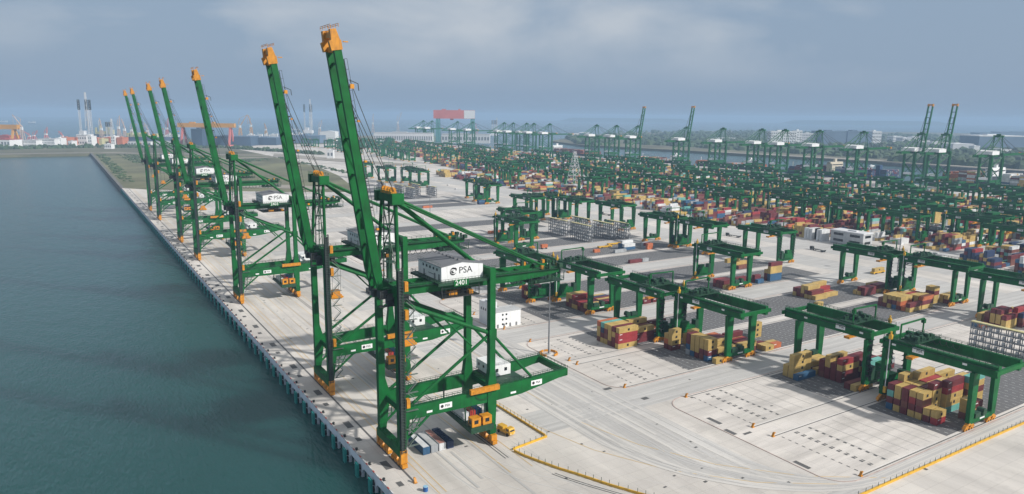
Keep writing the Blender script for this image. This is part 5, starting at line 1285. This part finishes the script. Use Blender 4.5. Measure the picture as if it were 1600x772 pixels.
far_hall(1203.5, 1243, 228, 207, 'apartment_block', 'white six storey block with balconies on the far bank', WHITE, WHITE, 40, 12, 5)
far_hall(1243, 1252, 228, 206, 'stair_tower', 'tall white end tower of the block with balconies', WHITE, WHITE, 44, 2, 6)
far_hall(1252.5, 1275, 226, 210, 'apartment_block', 'paler lower block right of the white end tower', LGREY, LGREY, 40, 9, 4)
far_hall(1284, 1321, 227, 207, 'blue_warehouse', 'left blue grey warehouse on the far bank', BLG, BLG, 120); far_hall(1323, 1361, 227, 207, 'blue_warehouse', 'right blue grey warehouse on the far bank', BLG, BLG, 120)
far_hall(1362, 1376, 227, 207, 'warehouse_office', 'white striped office at the right end of the blue warehouses', WHITE, WHITE, 60, 6, 4)
far_hall(1395, 1410, 222, 214, 'far_office', 'white office among trees on the right far bank', WHITE, WHITE, 60, 5, 2); far_hall(1410, 1424, 224, 216, 'far_office', 'second white office among trees right of the first', WHITE, WHITE, 60, 5, 2)
far_hall(1488, 1520, 238, 226, 'low_warehouse', 'pale low warehouse left of the white cube on the right bank', LGREY, WHITE, 80); far_hall(1521, 1530, 239, 229, 'white_cube_house', 'white cube building on the right far bank', WHITE, WHITE, 30)
far_hall(1528, 1600, 236, 214, 'grey_warehouse', 'large grey warehouse with white top edge at the right frame edge', BLG, WHITE, 120); far_hall(1530, 1560, 214, 208, 'dark_warehouse', 'dark warehouse rising behind the grey warehouse at right', BLG, BLG, 100); far_hall(1562, 1640, 214, 207, 'dark_warehouse', 'dark warehouse at the far right behind the grey one', BLG, BLG, 100)
for k, (a, b_, bs, tp) in enumerate(((1440, 1452, 226, 220), (1456, 1480, 230, 223), (1545, 1552, 241, 236), (1560, 1580, 240, 234), (1120, 1150, 219, 216), (1425, 1438, 219, 214))): far_hall(a, b_, bs, tp, 'low_shed', 'low pale shed on the far bank, %s of six from the left' % ['second', 'third', 'fourth', 'last', 'first', 'fifth'][k], WHITE, LGREY, 50)
# cranes and rigs of the shipyard
def far_thing(px, base): x, y = G(px, base); d = Vector((x, y, -CH)).dot(fw); return x, y, d/FPX
def goliath(px0, px1, base, top, beamh, label, m, legm, sign=False, legw=0.05):
    x, y, s = far_thing((px0+px1)/2, base); root = empty('gantry_crane', (x, y, 0), -HEAD); L = (px1-px0)*s; Hh = (base-top)*s; bh = beamh*s
    b = MB()
    for yy in (-6, 6): b.box(-L/2, yy-2.5, Hh-bh, L/2, yy+2.5, Hh)
    b.box(-L/2, -3, Hh-bh*.8, -L/2+4, 3, Hh); b.box(L/2-4, -3, Hh-bh*.8, L/2, 3, Hh); fixn(b.build('beam', m, root))
    for xx in (-L*.42, L*.42):
        b = MB(); b.bar((xx, -4, Hh-bh), (xx, -22, 0), L*legw, 6, 0, (0, 1, 0)); b.bar((xx, 4, Hh-bh), (xx, 22, 0), L*legw, 6, 0, (0, 1, 0)); b.box(xx-3, -24, 0, xx+3, 24, 4)
        if sign: b.bar((xx+10, -4, Hh-bh), (xx+10, -22, 0), L*legw*.7, 6, 0, (0, 1, 0)); b.bar((xx+10, 4, Hh-bh), (xx+10, 22, 0), L*legw*.7, 6, 0, (0, 1, 0))
        fixn(b.build('leg', legm, root))
    b = MB(); b.box(-L*.1, -5, Hh-bh-6, -L*.02, 5, Hh-bh); b.box(-L*.3, -4, Hh, -L*.2, 4, Hh+4); b.box(L*.1, -4, Hh, L*.15, 4, Hh+5); fixn(b.build('trolley', m, root))
    if sign: b = MB(); b.box(L*.24, -8.8, Hh-bh+1, L*.5+.3, -8.55, Hh-1); fixn(b.build('sign_panel', WHITE, root))
    tag(root, label, 'gantry crane'); return root
PINK = mat('faded_red_paint', (0.58, 0.17, 0.15), .6, 0, .12, .02); GOL = mat('shipyard_orange_paint', (0.60, 0.30, 0.06), .6, 0, .12, .02)
goliath(678, 742, 222, 173, 13, 'huge red gantry crane with a white panel, behind the far quay cranes', PINK, mat('teal_leg_paint', (0.08, 0.26, 0.26), .6), True)
goliath(281, 369, 228, 193, 6.5, 'orange shipyard gantry crane spanning behind the left booms', GOL, PINK, False, .03)
goliath(-60, 32, 226, 195, 7, 'pale orange gantry crane cut by the left frame edge', GOL, GOL, False, .03)
def jib(px, base, h, reach, label, m):
    x, y, s = far_thing(px, base); root = empty('shipyard_crane', (x, y, 0), -HEAD); h *= s; reach *= s
    b = MB()
    for i in range(4):
        a = (1 if i & 1 else -1); c = (1 if i & 2 else -1); b.bar((a*7, c*7, 0), (a*3, c*3, h*.45), 2)
    for k in range(3): z = h*.15*k+2; r0 = 7-4*z/(h*.45); b.bar((-r0, -r0, z), (r0, -r0, z+h*.12), 1)
    fixn(b.build('portal_tower', m, root)); b = MB(); b.box(-5, -3.5, h*.45, 4, 3.5, h*.55); fixn(b.build('machine_house', WHITE, root))
    b = MB(); b.bar((3, -2, h*.55), (reach, 0, h), 1.8); b.bar((3, 2, h*.55), (reach, 0, h), 1.8); b.bar((-6, 0, h*.6), (0, 0, h*.85), 1.6); b.bar((0, 0, h*.85), (reach, 0, h), .7); b.bar((reach, 0, h), (reach, 0, h*.6), .5); fixn(b.build('jib', m, root))
    tag(root, label, 'crane')
jib(36, 222, 42, -12, 'pale luffing crane leaning left near the left frame edge', mat('pale_crane_paint', (0.55, 0.42, 0.36), .6)); PCR = bpy.data.materials['pale_crane_paint']
jib(73, 221, 22, 3, 'short red tower crane above the long white dormitory', PINK); jib(47, 220, 14, -8, 'reddish low crane behind the white dormitories', PINK); jib(54, 220, 16, 6, 'reddish low crane with right leaning jib behind dormitories', PINK)
jib(376, 216, 36, 12, 'orange luffing crane with raised right jib beyond the orange gantry', GOL); jib(393, 214, 34, -4, 'orange luffing crane with upright jib above white ships', GOL); jib(416, 213, 20, -2, 'small orange crane on the white ship', GOL)
jib(187, 219, 38, 3, 'thin pale crane just left of the left booms', PCR); jib(196, 220, 34, -4, 'pale pink crane partly behind the left booms', PCR)
jib(583, 208, 30, 1, 'thin upright crane beside the nearest boom stays', PCR); jib(622, 208, 32, 6, 'thin pale crane left of the red gantry', PCR); jib(745, 212, 20, -8, 'pink crane right of the red gantry', PINK); jib(30, 206, 14, -4, 'faint crane on the far left shore', PCR)
def rig(px, base, legs, top, label):
    x, y, s = far_thing(px, base); root = empty('jackup_rig', (x, y, 0), -HEAD); Hh = (base-top)*s
    for lx, ly in legs:
        b = MB(); r = 3.2; n = 18; lx *= s; ly *= s
        for i in range(3):
            a = i*2.094; b.bar((lx+r*math.cos(a), ly+r*math.sin(a), 0), (lx+r*math.cos(a), ly+r*math.sin(a), Hh*.86), 0.9)
            for k in range(n): z = Hh*.86*k/n; a2 = (i+1)*2.094; b.bar((lx+r*math.cos(a), ly+r*math.sin(a), z), (lx+r*math.cos(a2), ly+r*math.sin(a2), z+Hh*.86/n), .6)
        for i in range(3): a = i*2.094; b.bar((lx+r*math.cos(a), ly+r*math.sin(a), Hh*.66), (lx+r*math.cos(a), ly+r*math.sin(a), Hh*.86), 2.4, None, 1)
        fixn(b.build('leg', [LGREY, DARK], root))
    b = MB(); b.prismx([(-18, Hh*.10), (18, Hh*.10), (16, Hh*.18), (-16, Hh*.18)], -22, 22); b.box(-14, -12, Hh*.18, 4, 8, Hh*.25); fixn(b.build('hull', LGREY, root))
    b = MB()
    for a, c in ((-6, -6), (6, -6), (6, 6), (-6, 6)): b.bar((14+a, c, Hh*.3), (14+a*.25, c*.25, Hh), 1.1)
    for k in range(7): z = Hh*(.34+.09*k); q = 6-4.5*(z-Hh*.3)/(Hh*.7); b.bar((14-q, -q, z), (14+q, -q, z+Hh*.07), .8); b.bar((14-q, q, z), (14-q, -q, z+Hh*.07), .8)
    fixn(b.build('derrick', LGREY, root)); tag(root, label, 'drilling rig')
rig(134, 224, [(-5.5, 0), (6.5, 0), (0, 20)], 146, 'jack-up rig with two tall dark topped legs on the left shore'); rig(482, 214, [(-5, 0), (4, 0), (0, 22)], 156, 'pale jack-up rig seen between the two nearest booms'); rig(772, 215, [(-3, 0), (3, 0), (0, 10)], 184, 'small faint rig behind the far quay cranes')
def hullship(px0, px1, base, decktop, top, label, hm, sm):
    x, y, s = far_thing((px0+px1)/2, base); root = empty('ship', (x, y, 0), -HEAD); L = (px1-px0)*s; hz = (base-decktop)*s; Hh = (base-top)*s
    b = MB(); b.prism([(-L/2+L*.05, 0), (L/2-L*.06, 0), (L/2, hz), (-L/2, hz)], -L*.08, L*.08); fixn(b.build('hull', hm, root)); b = MB(); r_ = random.Random(int(px0))
    for k in range(9): xx = -L*.42+k*L*.1; b.box(xx, -L*.06, hz, xx+L*r_.uniform(.04, .08), L*.06, hz+(Hh-hz)*r_.uniform(.25, .95))
    fixn(b.build('topsides', sm, root)); b = MB(); b.bar((-L*.25, 0, hz), (-L*.25, 0, Hh*1.3), L*.02); b.bar((L*.2, 0, hz), (L*.2, 0, Hh*1.15), L*.015); fixn(b.build('mast', LGREY, root)); tag(root, label, 'ship')
hullship(148, 182, 218, 210, 195, 'dark hulled production ship with crowded pale deck on left shore', DKB, PYW); hullship(384, 412, 218, 214, 208, 'white ship with superstructure between orange cranes', BLG, WHITE); hullship(412, 436, 217, 214, 208, 'second white ship behind the small orange crane', BLG, WHITE)
hullship(196, 250, 221, 214, 206, 'dark hull with pale topsides seen between the far left booms', DKB, PYW); hullship(250, 282, 220, 214, 207, 'blue grey hull just left of the orange gantry crane', BLG, WHITE); hullship(436, 475, 216, 211, 206, 'blue grey hull between the two nearest booms', BLG, LGREY)
jib(207, 219, 30, 4, 'pale crane behind the leftmost booms, right leaning', PCR); jib(232, 218, 26, -5, 'pale crane between the third and fourth left booms', PCR); jib(262, 217, 32, 3, 'pale pink crane left of the orange gantry crane', PINK); jib(444, 213, 22, -3, 'small pale crane left of the pale jack-up rig', PCR); jib(500, 212, 24, 4, 'small pale crane right of the pale jack-up rig', PCR); jib(98, 221, 16, -5, 'small reddish crane behind the orange block on the left shore', PINK); jib(160, 219, 34, -2, 'thin pale tower crane on the dark production ship', PCR)
rig(171, 222, [(-2, 0), (3, 0), (0, 8)], 186, 'short pale rig behind the production ship on the left shore')
far_hall(200, 236, 229, 222, 'quay_shed', 'low white shed on the shore between the left booms', WHITE, GREY, 30, 8); far_hall(240, 278, 228, 222, 'quay_shed', 'low grey shed on the shore left of the orange gantry', LGREY, GREY, 30, 8); far_hall(106.5, 112.5, 229, 221, 'gap_shed', 'small white shed between two orange blocks on the left shore', WHITE, GREY, 30, 2)
hullship(44, 56, 193.5, 192.3, 189, 'faint ship far out at sea above the left shore', BLG, LGREY); hullship(0, 12, 192, 191, 188.5, 'faint ship at sea by the left frame edge', BLG, LGREY); hullship(455, 470, 205, 203.5, 201, 'faint ship at sea between the two nearest booms', BLG, LGREY)
# vegetation
LEAF = mat('dark_foliage', (0.035, 0.065, 0.028), .8, 0, .45, .03); LEAF2 = mat('mid_foliage', (0.055, 0.09, 0.035), .8, 0, .4, .03)
def wood(name, label, areas, n, s0, s1, hz, m, seed):
    r_ = random.Random(seed); b = MB()
    for k in range(n):
        (x0, y0), (x1, y1), wd = r_.choice(areas); t = r_.random(); x = x0+(x1-x0)*t+r_.uniform(-wd, wd); y = y0+(y1-y0)*t+r_.uniform(-wd, wd); s = r_.uniform(s0, s1); h = s*r_.uniform(.6, 1.3)*hz
        ring = [(x+s*r_.uniform(.6, 1.1)*math.cos(a*1.047), y+s*r_.uniform(.6, 1.1)*math.sin(a*1.047)) for a in range(6)]
        ring2 = [(x+(px-x)*.72, y+(py-y)*.72) for px, py in ring]
        vs = [(px, py, .5) for px, py in ring] + [(px, py, h*r_.uniform(.55, .85)+.5) for px, py in ring2] + [(x+r_.uniform(-.3, .3)*s, y+r_.uniform(-.3, .3)*s, h+.5)]
        b.add(vs, [(i, (i+1) % 6, 6+(i+1) % 6, 6+i) for i in range(6)] + [(6+i, 6+(i+1) % 6, 12) for i in range(6)], r_.randint(0, 1))
    o = b.build(name, [LEAF, LEAF2]); tag(o, label, 'trees', None, 'stuff'); return o
wood('far_woodland', 'dark wooded land beyond the far basin', [((1900, 200), (1930, 1100), 28), ((2050, 300), (2150, 2300), 120), ((2400, 400), (2500, 2700), 200), ((2900, 600), (3000, 3300), 300), ((3700, 800), (3800, 3900), 400), ((4700, 600), (4700, 3800), 500), ((1850, 2300), (2300, 3000), 60)], 7500, 8, 21, .85, LEAF, 5)
wood('shore_trees', 'row of dark trees along the shore before the white dormitories', [((-900, 2560), (150, 2640), 22), ((-900, 2700), (200, 2740), 30), ((150, 2640), (480, 2500), 22), ((480, 2450), (620, 2000), 14)], 800, 5, 10, .95, LEAF, 6)
wood('field_scrub', 'dark scrub bushes scattered on the grassy field beside the water', [((95, 1300), (95, 2200), 10), ((95, 1300), (95, 2200), 10), ((165, 1800), (150, 2200), 22), ((470, 1300), (480, 1900), 8), ((350, 1750), (420, 1850), 30)], 560, 1.6, 5, .5, LEAF, 8)
for nm, pts in (('island', [(9800, 13600), (12500, 12000), (12900, 12500), (10100, 14100)]), ('island', [(12800, 9800), (15200, 7600), (15600, 8000), (13200, 10300)])):
    b = MB(); c = [(x, y, SEAZ) for x, y in pts]; mxx = sum(p[0] for p in pts)/4; myy = sum(p[1] for p in pts)/4
    b.add(c + [(mxx+(x-mxx)*.8, myy+(y-myy)*.8, 75) for x, y in pts], [(0,1,5,4), (1,2,6,5), (2,3,7,6), (3,0,4,7), (4,5,6,7)]); struct(fixn(b.build(nm, LEAF)))
# ================================================================== the air
hm = bpy.data.materials.new('haze_air'); hm.use_nodes = True; t = hm.node_tree
for n_ in list(t.nodes): t.nodes.remove(n_)
o_ = t.nodes.new('ShaderNodeOutputMaterial'); v_ = t.nodes.new('ShaderNodeVolumePrincipled'); v_.inputs['Color'].default_value = (0.50, 0.72, 1.0, 1); v_.inputs['Density'].default_value = 0.00013; v_.inputs['Anisotropy'].default_value = 0.0
t.links.new(v_.outputs[0], o_.inputs['Volume'])
b = MB(); b.box(-19500, -19500, SEAZ-1.2, 19500, 19500, 165); hz_ = b.build('haze', hm); hz_['kind'] = 'stuff'; hz_['label'] = 'pale blue haze over the harbour'; hz_['category'] = 'haze'
